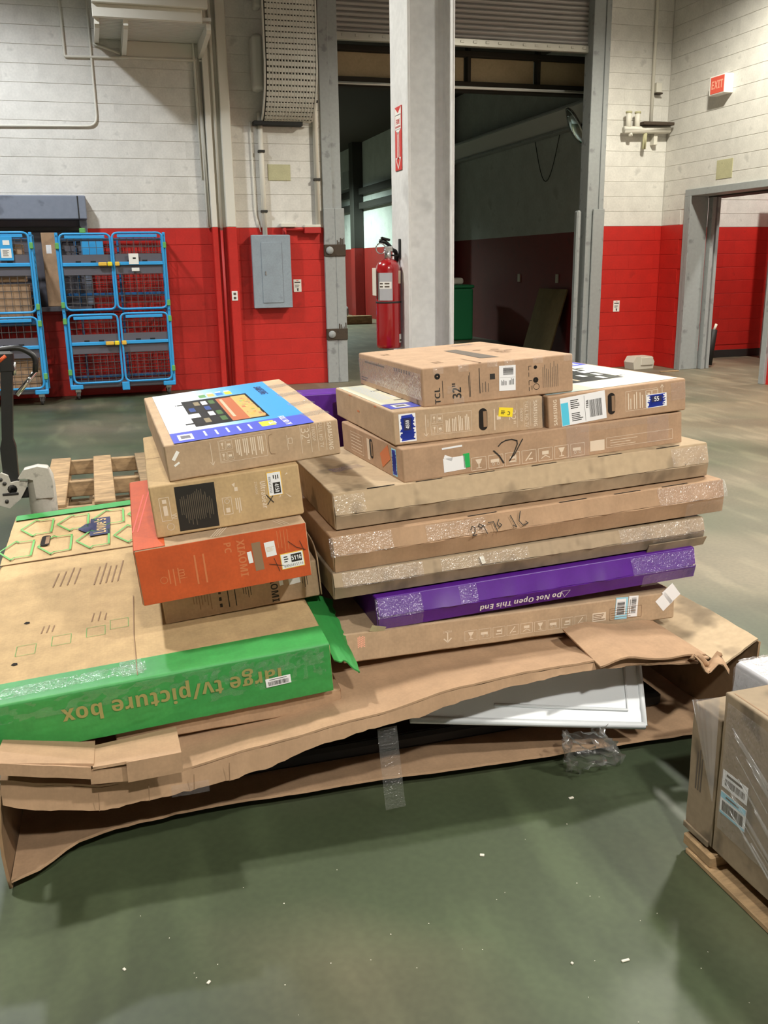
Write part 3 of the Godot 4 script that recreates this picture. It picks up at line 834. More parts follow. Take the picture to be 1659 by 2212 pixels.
	part("pipe", tubem([Vector3(-0.37, -0.02, 0.13), Vector3(0.36, 0.0, 0.13)], 0.05, 12), M.pipe_white, vp)
	part("shelf_plate", bx2(Vector3(-0.12, 0.045, 0.0), Vector3(0.37, 0.085, 0.24), 0.005), M.rust, vp)
	for x in [-0.30, -0.16]:
		part("stub_pipe", tubem([Vector3(x, 0.0, 0.13), Vector3(x, 0.21, 0.13)], 0.038, 10), M.pipe_white, vp)
		part("cap", tubem([Vector3(x, 0.2, 0.13), Vector3(x, 0.225, 0.13)], 0.045, 10), M.plate_beige, vp)
	part("valve", tubem([Vector3(-0.02, -0.03, 0.13), Vector3(-0.02, -0.26, 0.1)], 0.03, 8), M.plate_beige, vp)
	part("valve", tubem([Vector3(-0.26, -0.05, 0.13), Vector3(-0.26, -0.1, 0.13)], 0.03, 8), M.pipe_white, vp)
	part("bracket", bx2(Vector3(0.14, -0.2, 0.0), Vector3(0.2, 0.0, 0.1), 0.004), M.pipe_white, vp)
	var rc = thing("conduit_pipe", "white conduit rising in the corner above the pipe manifold", "pipe", Transform3D(Basis(), Vector3(7.74, 0, WZ + 0.03)))
	part("pipe_run", tubem([Vector3(0, 3.4, 0), Vector3(0.0, 6.5, 0)], 0.024, 8), M.pipe_white, rc)
	part("junction_box", bx2(Vector3(0.03, 3.82, -0.03), Vector3(0.12, 3.95, 0.05), 0.006), M.pipe_white, rc)
	part("junction_lid", bx2(Vector3(0.03, 3.80, -0.03), Vector3(0.13, 3.82, 0.06), 0.004), M.rust, rc)
	# dock things on the floor at right
	var fo = thing("foam_block", "off-white foam packing block on the floor under the red wall", "packing foam", Transform3D(Basis(Vector3.UP, 0.1), Vector3(7.62, 0.0, -11.98)))
	var fb := MB.new()
	fb.prism(PackedVector2Array([V2(-0.17, 0), V2(0.17, 0), V2(0.19, 0.1), V2(0.14, 0.18), V2(-0.14, 0.18), V2(-0.19, 0.1)]), 0.22, Transform3D(Basis(), Vector3(0, 0, -0.11)))
	part("block_body", fb.done(), M.foam, fo)
	part("lid", bx2(Vector3(-0.06, 0.05, 0.105), Vector3(0.16, 0.17, 0.125), 0.008), M.foam, fo)
	var bn = thing("rolled_bundle", "narrow black bundle with a pale tip leaning inside the grey door frame", "bundle", Transform3D(Basis(Vector3.BACK, -0.1), Vector3(8.62, 0.03, -11.7)))
	part("roll", tubem([Vector3.ZERO, Vector3(0, 0.52, 0)], 0.055, 10), M.black, bn)
	part("tip", tubem([Vector3(0.0, 0.5, 0), Vector3(0.03, 0.6, 0)], 0.02, 8), M.foam, bn)
	# far room
	var gd = thing("girder", "dark roof girder with beige panels beyond the shutter door", "beam", Transform3D(Basis(), Vector3(5.3, 4.28, -13.6)))
	part("lower_chord", bx2(Vector3(-3.2, -0.30, -0.1), Vector3(2.4, -0.17, 0.1), 0.006), M.girder, gd)
	part("upper_chord", bx2(Vector3(-3.2, 0.17, -0.1), Vector3(2.4, 0.24, 0.1), 0.006), M.girder, gd)
	for k in 5:
		part("panel", bx2(Vector3(-3.15 + k * 1.12, -0.165, -0.03), Vector3(-2.10 + k * 1.12, 0.165, 0.0), 0.004), M.beige, gd)
		part("strut", bx2(Vector3(-3.18 + k * 1.12, -0.17, -0.06), Vector3(-3.13 + k * 1.12, 0.5, 0.06), 0.004), M.girder, gd)
	single("pipe", tubem([Vector3(2.6, 3.985, -13.3), Vector3(7.8, 3.99, -13.3)], 0.02, 8), M.white, "thin pale pipe crossing the dark opening below the girder", "pipe")
	var fb2 = thing("wall_beam", "long pale steel beam along the dark far room wall", "beam", Transform3D(Basis(), Vector3(7.62, 3.82, 0)))
	part("web", bx2(Vector3(0, -0.15, -19.9), Vector3(0.14, 0.15, -12.9), 0.005), M.white, fb2)
	part("flange", bx2(Vector3(-0.03, -0.19, -19.9), Vector3(0.16, -0.15, -12.9), 0.005), M.grey_steel, fb2)
	part("flange", bx2(Vector3(-0.03, 0.15, -19.9), Vector3(0.16, 0.19, -12.9), 0.005), M.grey_steel, fb2)
	single("far_column", bx2(Vector3(7.4, 0, -20.3), Vector3(7.79, 6.5, -19.95), 0.01), M.dark_steel, "dark steel column at the end of the pale beam", "column")
	var fc = thing("far_column", "steel column on the lit far wall left of the extinguisher", "column", Transform3D(Basis(), Vector3(7.55, 0, -27.6)))
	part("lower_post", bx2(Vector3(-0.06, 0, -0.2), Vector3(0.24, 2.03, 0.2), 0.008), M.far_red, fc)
	part("upper_post", bx2(Vector3(-0.06, 2.03, -0.2), Vector3(0.24, 6.5, 0.2), 0.008), M.dark_steel, fc)
	single("girt", bx2(Vector3(7.66, 3.54, -33), Vector3(7.79, 3.72, -20.4), 0.01), M.dark_steel, "upper dark rail along the lit far wall", "rail")
	single("girt", bx2(Vector3(7.66, 3.14, -33), Vector3(7.79, 3.32, -20.4), 0.01), M.dark_steel, "lower dark rail along the lit far wall", "rail")
	single("wall_box", bx2(Vector3(7.6, 3.8, -29.0), Vector3(7.79, 4.3, -28.3), 0.01), M.grey_steel, "small grey box standing over the upper dark rail", "box")
	for zz in [-16.56, -15.0]:
		single("far_outlet", bx(Vector3(7.79, 1.262, zz), Vector3(0.02, 0.15, 0.1), 0.004), M.foam, "pale outlet plate on the dark red far wall, %s" % ("left of the pair" if zz < -16 else "nearer the leaning board"), "outlet", Transform3D(), "outlets on the dark red wall")
	var lb := MB.new()
	lb.box(Vector3(0, 0.55, 0), Vector3(0.03, 1.12, 1.05), 0.004)
	single("leaning_board", lb.done(), M.board, "brown cardboard sheet leaning on the dark red wall", "board", Transform3D(Basis(Vector3.BACK, -0.28), Vector3(7.42, 0.02, -15.0)))
	var gb = thing("green_bin", "green bin half hidden behind the steel column in the dark room", "bin", Transform3D(Basis(), Vector3(7.2, 0.0, -18.3)))
	part("bin_body", carton_body(0.5, 1.05, 0.6, 0.04, 0.0, 2), M.green_bin, gb)
	part("lid", carton_body(0.54, 0.07, 0.64, 0.03, 0.0, 2), M.green_bin, gb, Transform3D(Basis(), Vector3(0, 1.05, 0)))
	part("emblem", bx2(Vector3(-0.262, 0.5, -0.2), Vector3(-0.25, 0.9, 0.2)), M.black, gb)
	single("white_bundle", carton_body(0.3, 0.14, 0.3, 0.05, 0.02, 8), M.foam, "pale bundle lying on the green bin", "bundle", Transform3D(Basis(), Vector3(7.15, 1.12, -18.3)))
	var mi = thing("convex_mirror", "round convex mirror with a bright rim hanging inside the shutter door", "mirror", Transform3D(Basis.looking_at(Vector3(0.831, 0.474, 0.289)), Vector3(7.2, 3.50, -13.4)))
	var md := MB.new(true)
	md.lathe(Vector3.ZERO, [V2(0.30, 0.0), V2(0.24, 0.045), V2(0.14, 0.075), V2(0.0, 0.088)], 28)
	part("mirror_face", md.done(), M.chrome, mi, Transform3D(Basis(Vector3.RIGHT, PI / 2), Vector3.ZERO))
	var mr := MB.new(true)
	mr.lathe(Vector3.ZERO, [V2(0.0, -0.03), V2(0.3, -0.03), V2(0.33, -0.01), V2(0.33, 0.01), V2(0.3, 0.012)], 28)
	part("rim", mr.done(), M.silver, mi, Transform3D(Basis(Vector3.RIGHT, PI / 2), Vector3.ZERO))
	part("hanger", tubem([Vector3(7.22, 3.51, -13.4), Vector3(7.4, 3.62, -13.3), Vector3(7.4, 3.7, -12.44)], 0.015, 6), M.dark_steel, mi, mi.transform.affine_inverse())
	var lp = []
	for k in 15:
		var u = k / 14.0
		lp.append(Vector3(7.77, 3.72 - 0.8 * sin(PI * u), -16.0 + u * 1.0))
	single("cable", tubem(lp, 0.007, 5), M.black, "thin dark cable hanging in a loop under the pale beam", "cable")
	single("wooden_block", bx2(Vector3(6.3, 0, -24.6), Vector3(7.1, 0.22, -24.3), 0.01), M.wood, "pale wooden block on the floor of the lit far room", "wood")
	var fl = thing("film_heap", "crumpled heap of pale film on the far floor by the dark column", "wrap", Transform3D(Basis(), Vector3(7.0, 0, -28.3)))
	part("heap", carton_body(0.9, 0.34, 0.7, 0.12, 0.06, 12), M.label_grey, fl)
	cages()
	column_and_extinguisher()
	pallets_and_jack()

func warning_sticker(at: Vector3, label: String):
	var t = thing("warning_sticker", label, "sticker", Transform3D(Basis(), at))
	part("plate", bx(Vector3.ZERO, Vector3(0.105, 0.16, 0.004), 0.002), M.white, t)
	ink(Transform3D(Basis(), Vector3(0, 0, 0.002)), M.black_ink, t, "print", func(k):
		k.rect(0, 0.042, 0.078, 0.012)
		k.lines(0, -0.005, 0.07, 0.04, 4, 3)
		k.rect(0.002, -0.055, 0.016, 0.03)
		k.rect(0.002, -0.04, 0.026, 0.012))
	ink(Transform3D(Basis(), Vector3(0, 0, 0.002)), M.exit_red, t, "heading", func(k): k.rect(0, 0.064, 0.03, 0.008))

func cage_door(t: Node3D, x0: float, x1: float, y0: float, y1: float, z: float, barf: float, low: bool):
	var d = part("door", tubem(bend([Vector3(x0, y0, z), Vector3(x0, y1, z), Vector3(x1, y1, z), Vector3(x1, y0, z)], 0.07, 5, true), 0.013, 8), M.cage_blue, t)
	var yb = y1 - (y1 - y0) * barf
	part("latch_bar", bx2(Vector3(x0 + 0.01, yb - 0.02, z - 0.012), Vector3(x1 - 0.01, yb + 0.02, z + 0.016), 0.005), M.cage_blue, d)
	part("top_rail", bx2(Vector3(x0 + 0.06, y1 - 0.055, z - 0.01), Vector3(x1 - 0.06, y1 - 0.018, z + 0.008), 0.004), M.cage_blue, d)
	part("panel", bx2(Vector3(x0 + 0.015, yb + 0.02, z - 0.012), Vector3(x1 - 0.015, yb + 0.11, z - 0.006)), M.cage_grey, d)
	part("panel", bx2(Vector3(x0 + 0.015, yb - 0.12, z - 0.012), Vector3(x1 - 0.015, yb - 0.02, z - 0.006)), M.cage_grey, d)
	for k in 2:
		part("slot", bx2(Vector3(x0 + 0.16 + k * 0.17, yb + 0.022, z - 0.0055), Vector3(x0 + 0.22 + k * 0.17, yb + 0.04, z - 0.004)), M.black, d)
	var w := MB.new()
	var nx = int((x1 - x0) / 0.075)
	for k in range(1, nx): w.box(Vector3(lerp(x0, x1, float(k) / nx), (y0 + y1) / 2, z - 0.02), Vector3(0.006, y1 - y0, 0.006))
	var ny = int((y1 - y0) / 0.075)
	for k in range(1, ny): w.box(Vector3((x0 + x1) / 2, lerp(y0, y1, float(k) / ny), z - 0.02), Vector3(x1 - x0, 0.006, 0.006))
	part("wire_mesh", w.done(), M.wire, d)

func make_cage(label: String, xf: Transform3D) -> Node3D:
	var t = thing("roll_cage", label, "roll cage", xf, "blue roll cages")
	var W = 1.23; var D = 0.40; var z = D / 2
	# posts
	for sx in [-1, 1]:
		part("post", bx2(Vector3(sx * W / 2 - 0.018, 0.15, z - 0.036), Vector3(sx * W / 2 + 0.018, 1.97, z), 0.006), M.cage_blue, t)
		part("post", bx2(Vector3(sx * W / 2 - 0.016, 0.15, -z), Vector3(sx * W / 2 + 0.016, 1.95, -z + 0.032), 0.006), M.cage_blue, t)
		for y in [1.82, 1.14, 0.95, 0.34]:
			part("hinge", bx2(Vector3(sx * (W / 2 + 0.0) - 0.022, y - 0.035, z - 0.03), Vector3(sx * W / 2 + 0.022, y + 0.035, z + 0.018), 0.005), M.green_line, t)
		var s := MB.new()
		for k in 5: s.box(Vector3(sx * W / 2, 1.05, -z + 0.06 + k * 0.07), Vector3(0.006, 1.75, 0.006))
		for k in 23: s.box(Vector3(sx * W / 2, 0.22 + k * 0.076, 0), Vector3(0.006, 0.006, D - 0.04))
		part("side_mesh", s.done(), M.wire, t)
		for y in [0.28, 1.05, 1.93]:
			part("side_rail", bx2(Vector3(sx * W / 2 - 0.012, y - 0.015, -z), Vector3(sx * W / 2 + 0.012, y + 0.015, z), 0.004), M.cage_deep, t)
	# back frame
	for y in [0.24, 0.62, 1.06, 1.25, 1.9]:
		part("back_rail", bx2(Vector3(-W / 2, y - 0.016, -z), Vector3(W / 2, y + 0.016, -z + 0.02), 0.004), M.cage_deep, t)
	for x in [-0.42, 0.08]:
		part("back_post", bx2(Vector3(x - 0.014, 0.2, -z), Vector3(x + 0.014, 1.9, -z + 0.02), 0.004), M.cage_deep, t)
	var bm := MB.new()
	for k in 16: bm.box(Vector3(-W / 2 + 0.04 + k * 0.0765, 1.07, -z + 0.025), Vector3(0.006, 1.7, 0.006))
	for k in 23: bm.box(Vector3(0, 0.22 + k * 0.0765, -z + 0.025), Vector3(W, 0.006, 0.006))
	part("back_mesh", bm.done(), M.wire, t)
	# base tray
	part("base_tray", bx2(Vector3(-W / 2, 0.135, -z), Vector3(W / 2, 0.20, z - 0.02), 0.008), M.cage_grey, t)
	for sx in [-1, 1]: part("corner_foot", bx2(Vector3(sx * (W / 2 - 0.06) - 0.075, 0.13, z - 0.1), Vector3(sx * (W / 2 - 0.06) + 0.075, 0.185, z + 0.015), 0.008), M.cage_blue, t)
	part("pedal", bx2(Vector3(-0.02, 0.10, z), Vector3(0.07, 0.2, z + 0.03), 0.006), M.cage_blue, t)
	# doors: two above, two below
	cage_door(t, -0.585, -0.012, 1.08, 1.955, z + 0.006, 0.40, false)
	cage_door(t, 0.012, 0.595, 1.08, 1.965, z + 0.006, 0.40, false)
	cage_door(t, -0.575, -0.005, 0.205, 1.02, z + 0.006, 0.42, true)
	cage_door(t, 0.03, 0.59, 0.205, 1.025, z + 0.006, 0.42, true)
	for y in [1.605, 0.675]:
		part("latch", bx2(Vector3(-0.17, y - 0.02, z + 0.018), Vector3(-0.07, y + 0.025, z + 0.05), 0.008), M.amber, t)
		part("latch", bx2(Vector3(-0.065, y - 0.022, z + 0.016), Vector3(-0.01, y + 0.028, z + 0.056), 0.008), M.yellow, t)
		part("latch", bx2(Vector3(0.02, y - 0.022, z + 0.018), Vector3(0.075, y + 0.028, z + 0.052), 0.008), M.amber, t)
	for sx in [-1, 1]:
		for sz in [-1, 1]:
			var c = part("caster", bx2(Vector3(-0.035, 0.09, -0.03), Vector3(0.035, 0.135, 0.03), 0.006), M.silver, t, Transform3D(Basis(), Vector3(sx * (W / 2 - 0.07), 0, sz * (z - 0.06))))
			for e in [-0.022, 0.018]: part("fork", bx2(Vector3(e, 0.045, -0.024), Vector3(e + 0.004, 0.1, 0.024)), M.silver, c)
			var wh := MB.new(true)
			wh.lathe(Vector3.ZERO, [V2(0, -0.015), V2(0.045, -0.015), V2(0.05, -0.008), V2(0.05, 0.008), V2(0.045, 0.015), V2(0, 0.015)], 18)
			part("wheel", wh.done(), M.rubber, c, Transform3D(Basis(Vector3.BACK, PI / 2), Vector3(0, 0.05, 0)))
	return t

func cages():
	var a = make_cage("blue roll cage with four mesh doors nearest the pilaster", Transform3D(Basis(Vector3.UP, 0.0), Vector3(0.225, 0, -12.0)))
	part("tag", bx2(Vector3(0.185, 1.60, 0.222), Vector3(0.30, 1.725, 0.228), 0.002), M.white, a)
	part("tag", bx2(Vector3(0.21, 1.52, 0.222), Vector3(0.30, 1.56, 0.228), 0.002), M.white, a)
	ink(Transform3D(Basis(), Vector3(0.24, 1.67, 0.228)), M.black_ink, a, "print", func(k): k.rect(0.01, 0, 0.035, 0.02))
	part("top_tag", bx2(Vector3(-0.35, 1.96, 0.18), Vector3(-0.28, 2.02, 0.22), 0.008), M.green_line, a)
	part("blue_sheet", bx2(Vector3(-0.35, 1.72, -0.16), Vector3(-0.09, 1.88, -0.15)), M.cage_blue, a)
	var b = a.duplicate()
	for ch in ["tag", "tag_001", "print", "top_tag", "blue_sheet"]:
		var q = b.get_node_or_null(ch)
		if q: b.remove_child(q); q.free()
	put(b, "roll_cage", self)
	b.position = Vector3(-1.275, 0, -11.72)
	b.set_meta("label", "blue roll cage filled with brown cartons at the left edge")
	var lab = part("notice", bx2(Vector3(0.27, 1.66, 0.222), Vector3(0.42, 1.92, 0.228), 0.002), M.cage_blue, b)
	part("paper", bx2(Vector3(0.29, 1.69, 0.228), Vector3(0.40, 1.79, 0.230)), M.white, lab)
	part("paper", bx2(Vector3(0.32, 1.83, 0.228), Vector3(0.39, 1.88, 0.230)), M.white, lab)
	ink(Transform3D(Basis(), Vector3(0.345, 1.74, 0.230)), M.grey_ink, lab, "print", func(k): k.lines(0, 0, 0.07, 0.07, 6, 4))
	for k in 3:
		carton("carton", ["brown carton on the floor of the left blue cage", "brown carton in the middle of the left blue cage", "brown carton at the top of the left blue cage"][k], Transform3D(Basis(), Vector3(-1.22 - 0.02 * k, [0.205, 1.0, 1.42][k], -11.73)), 1.0, [0.45, 0.40, 0.42][k], 0.30, M.card_warm, 0.006, 40 + k)
	single("cage_shelf", bx2(Vector3(-1.86, 0.93, -11.9), Vector3(-0.69, 0.995, -11.54), 0.006), M.cage_deep, "blue shelf across the middle of the left blue cage", "shelf")
	single("wall_ledge", bx2(Vector3(-2.2, 1.06, WZ - 0.003), Vector3(-0.06, 1.118, WZ + 0.22), 0.006), M.cage_grey, "grey ledge under the dock hatch behind the cages", "ledge")
	var tc = carton("carton", "tall narrow brown carton with a white label standing between the two cages", Transform3D(Basis(), Vector3(-0.485, 1.12, WZ + 0.13)), 0.17, 0.86, 0.12, M.card_warm, 0.004, 47)
	label_at(front(tc), tc, 0.075, 0.67, 0.06, 0.1, 0, M.white_label)

func column_and_extinguisher():
	var x0 = 1.544; var x1 = 1.794; var z1 = -4.6; var z0 = -4.875
	var t = thing("steel_column", "white painted steel H column behind the stack of television boxes", "column", Transform3D(Basis(), Vector3((x0 + x1) / 2, 0, (z0 + z1) / 2)))
	var hx = (x1 - x0) / 2; var hz = (z1 - z0) / 2
	part("flange", bx2(Vector3(-hx, 0.02, -hz), Vector3(-hx + 0.016, 6.6, hz), 0.003), M.column, t)
	part("flange", bx2(Vector3(hx - 0.016, 0.02, -hz), Vector3(hx, 6.6, hz), 0.003), M.column, t)
	var w := MB.new(true)
	# web with fillets
	var pr = PackedVector2Array()
	for p in [[-hx + 0.014, 0.045], [-hx + 0.022, 0.022], [-hx + 0.04, 0.008], [hx - 0.04, 0.008], [hx - 0.022, 0.022], [hx - 0.014, 0.045], [hx - 0.014, -0.045], [hx - 0.022, -0.022], [hx - 0.04, -0.008], [-hx + 0.04, -0.008], [-hx + 0.022, -0.022], [-hx + 0.014, -0.045]]:
		pr.append(V2(p[0], -p[1]))
	var wf := MB.new()
	wf.prism(pr, 6.58, Transform3D(Basis(Vector3.RIGHT, Vector3.FORWARD, Vector3.UP), Vector3(0, 0.02, 0)))
	part("web", wf.done(), M.column, t)
	part("base_plate", bx2(Vector3(-0.2, 0, -0.2), Vector3(0.2, 0.022, 0.2), 0.003), M.grey_steel, t)
	# sign on the left flange
	var sg = thing("fire_sign", "red and white fire extinguisher arrow sign on the column", "sign", Transform3D(Basis(Vector3.BACK, Vector3.UP, Vector3.LEFT), Vector3(x0 - 0.001, 2.166, -4.736)))
	part("plate", bx(Vector3(0, 0, 0.002), Vector3(0.104, 0.304, 0.004), 0.001), M.sign_red, sg)
	var sf = Transform3D(Basis(), Vector3(0, 0, 0.004))
	ink(sf, M.white, sg, "arrow", func(k):
		k.poly(PackedVector2Array([V2(-0.048, 0.148), V2(0.0, 0.12), V2(0.048, 0.148), V2(0.048, 0.11), V2(-0.048, 0.11)]))
		k.rect(0, 0.078, 0.09, 0.07)
		k.poly(PackedVector2Array([V2(-0.045, 0.045), V2(0.045, 0.045), V2(0, 0.022)]))
		k.rect(0, -0.04, 0.034, 0.14)
		k.poly(PackedVector2Array([V2(-0.044, -0.09), V2(0.044, -0.09), V2(0, -0.148)])))
	ink(sf, M.sign_red, sg, "lettering", func(k):
		k.text("FIRE", 0, 0.08, 0.022, 0, true, 0.9)
		k.text("EXTINGUISHER", 0, 0.056, 0.009, 0, true, 0.9)
		k.rect(0, -0.035, 0.02, 0.12)
		k.poly(PackedVector2Array([V2(-0.028, -0.097), V2(0.028, -0.097), V2(0, -0.135)])), 0.0012)
	ink(sf, M.white, sg, "stem_line", func(k): k.rect(0, -0.035, 0.006, 0.11), 0.0018)
	# extinguisher
	var e = thing("fire_extinguisher", "red fire extinguisher with a silver label hanging on the steel column", "fire extinguisher", Transform3D(Basis(), Vector3(1.475, 1.118, -4.735)))
	var b := MB.new(true)
	b.lathe(Vector3.ZERO, [V2(0, 0.008), V2(0.05, 0.004), V2(0.061, 0.0), V2(0.065, 0.006), V2(0.066, 0.02), V2(0.066, 0.40), V2(0.062, 0.425), V2(0.05, 0.445), V2(0.03, 0.457), V2(0.02, 0.46), V2(0.0, 0.46)], 36)
	part("cylinder", b.done(), M.ext_red, e)
	var strap := MB.new(true)
	strap.lathe(Vector3.ZERO, [V2(0.0664, 0.235), V2(0.0675, 0.236), V2(0.0675, 0.244), V2(0.0664, 0.245)], 36)
	part("strap", strap.done(), M.dark, e)
	var lb := MB.new(true)
	lb.lathe(Vector3.ZERO, [V2(0.0666, 0.25), V2(0.0666, 0.39)], 14, deg_to_rad(-72), deg_to_rad(2))
	var lab = part("label", lb.done(), M.label_grey, e)
	var l2 := MB.new(true)
	l2.lathe(Vector3.ZERO, [V2(0.0670, 0.31), V2(0.0670, 0.345)], 12, deg_to_rad(-62), deg_to_rad(-2))
	part("print_band", l2.done(), M.white, lab)
	for q in [[-34, -12], [-58, -42]]:
		for y in [0.316, 0.332]:
			var l3 := MB.new(true)
			l3.lathe(Vector3.ZERO, [V2(0.0673, y), V2(0.0673, y + 0.008)], 6, deg_to_rad(q[0]), deg_to_rad(q[1]))
			part("print", l3.done(), M.grey_ink, lab)
	var l4 := MB.new(true)
	l4.lathe(Vector3.ZERO, [V2(0.0668, 0.335), V2(0.0668, 0.40)], 8, deg_to_rad(36), deg_to_rad(66))
	part("label", l4.done(), M.pale_ink, e)
	var l5 := MB.new(true)
	l5.lathe(Vector3.ZERO, [V2(0.0668, 0.03), V2(0.0668, 0.075)], 8, deg_to_rad(38), deg_to_rad(62))
	part("label", l5.done(), M.white, e)
	var l6 := MB.new(true)
	l6.lathe(Vector3.ZERO, [V2(0.0670, 0.036), V2(0.0670, 0.048)], 8, deg_to_rad(41), deg_to_rad(60))
	part("print", l6.done(), M.grey_ink, e)
	part("valve", tubem([Vector3(0, 0.455, 0), Vector3(0, 0.50, 0)], 0.018, 12), M.silver, e)
	part("valve_body", bx(Vector3(0.004, 0.508, 0.0), Vector3(0.045, 0.03, 0.028), 0.005), M.silver, e)
	part("handle", tubem(bend([Vector3(0.02, 0.515, 0), Vector3(-0.01, 0.545, 0), Vector3(-0.045, 0.55, 0)], 0.02), 0.010, 8), M.black_gloss, e)
	part("lever", bx(Vector3.ZERO, Vector3(0.05, 0.012, 0.024), 0.004), M.black_gloss, e, Transform3D(Basis(Vector3.BACK, -0.25), Vector3(-0.012, 0.56, 0)))
	var rg = []
	for k in 17: rg.append(Vector3(-0.042 + 0.026 * cos(TAU * k / 16), 0.512 + 0.026 * sin(TAU * k / 16), 0.012))
	part("pin_ring", tubem(rg, 0.0035, 6), M.chrome, e)
	part("hose", tubem(bend([Vector3(0.02, 0.505, -0.01), Vector3(0.055, 0.50, -0.03), Vector3(0.062, 0.43, -0.055), Vector3(0.06, 0.2, -0.06)], 0.03), 0.011, 8), M.black, e)
	part("hanger_hook", tubem([Vector3(0.02, 0.478, 0), Vector3(0.066, 0.474, 0.0)], 0.005, 6), M.dark_steel, e)
	part("hanger_plate", bx2(Vector3(0.062, 0.46, -0.014), Vector3(0.068, 0.56, 0.014), 0.002), M.black, e)
	part("tag", bx(Vector3(-0.078, 0.345, 0.005), Vector3(0.004, 0.14, 0.06), 0.001), M.foam, e)

func make_pallet(label: String, xf: Transform3D, W: float, D: float, group: String, seed_: int, m: Material) -> Node3D:
	# stringers run along x; deck boards run along z
	var rn = RandomNumberGenerator.new(); rn.seed = seed_
	var t = thing("wooden_pallet", label, "pallet", xf, group)
	for k in 3:
		var z = lerp(-D / 2 + 0.02, D / 2 - 0.02, k / 2.0)
		var s := MB.new()
		s.box(Vector3(0, 0.064, z), Vector3(W, 0.092, 0.04), 0.005)
		part("stringer", s.done(), M.wood, t)
	for k in 6:
		var x = lerp(-W / 2 + 0.05, W / 2 - 0.05, k / 5.0)
		var w = rn.randf_range(0.09, 0.12)
		part("deck_board", bx(Vector3.ZERO, Vector3(w, 0.017, D + rn.randf_range(-0.02, 0.02)), 0.003), M.wood_old if rn.randf() < 0.55 else M.wood, t, Transform3D(Basis(Vector3.UP, rn.randf_range(-0.012, 0.012)), Vector3(x, 0.119, 0)))
	for k in 3:
		var x = lerp(-W / 2 + 0.05, W / 2 - 0.05, k / 2.0)
		part("bottom_board", bx(Vector3.ZERO, Vector3(0.1, 0.017, D), 0.003), M.wood, t, Transform3D(Basis(), Vector3(x, 0.0085, 0)))
	return t

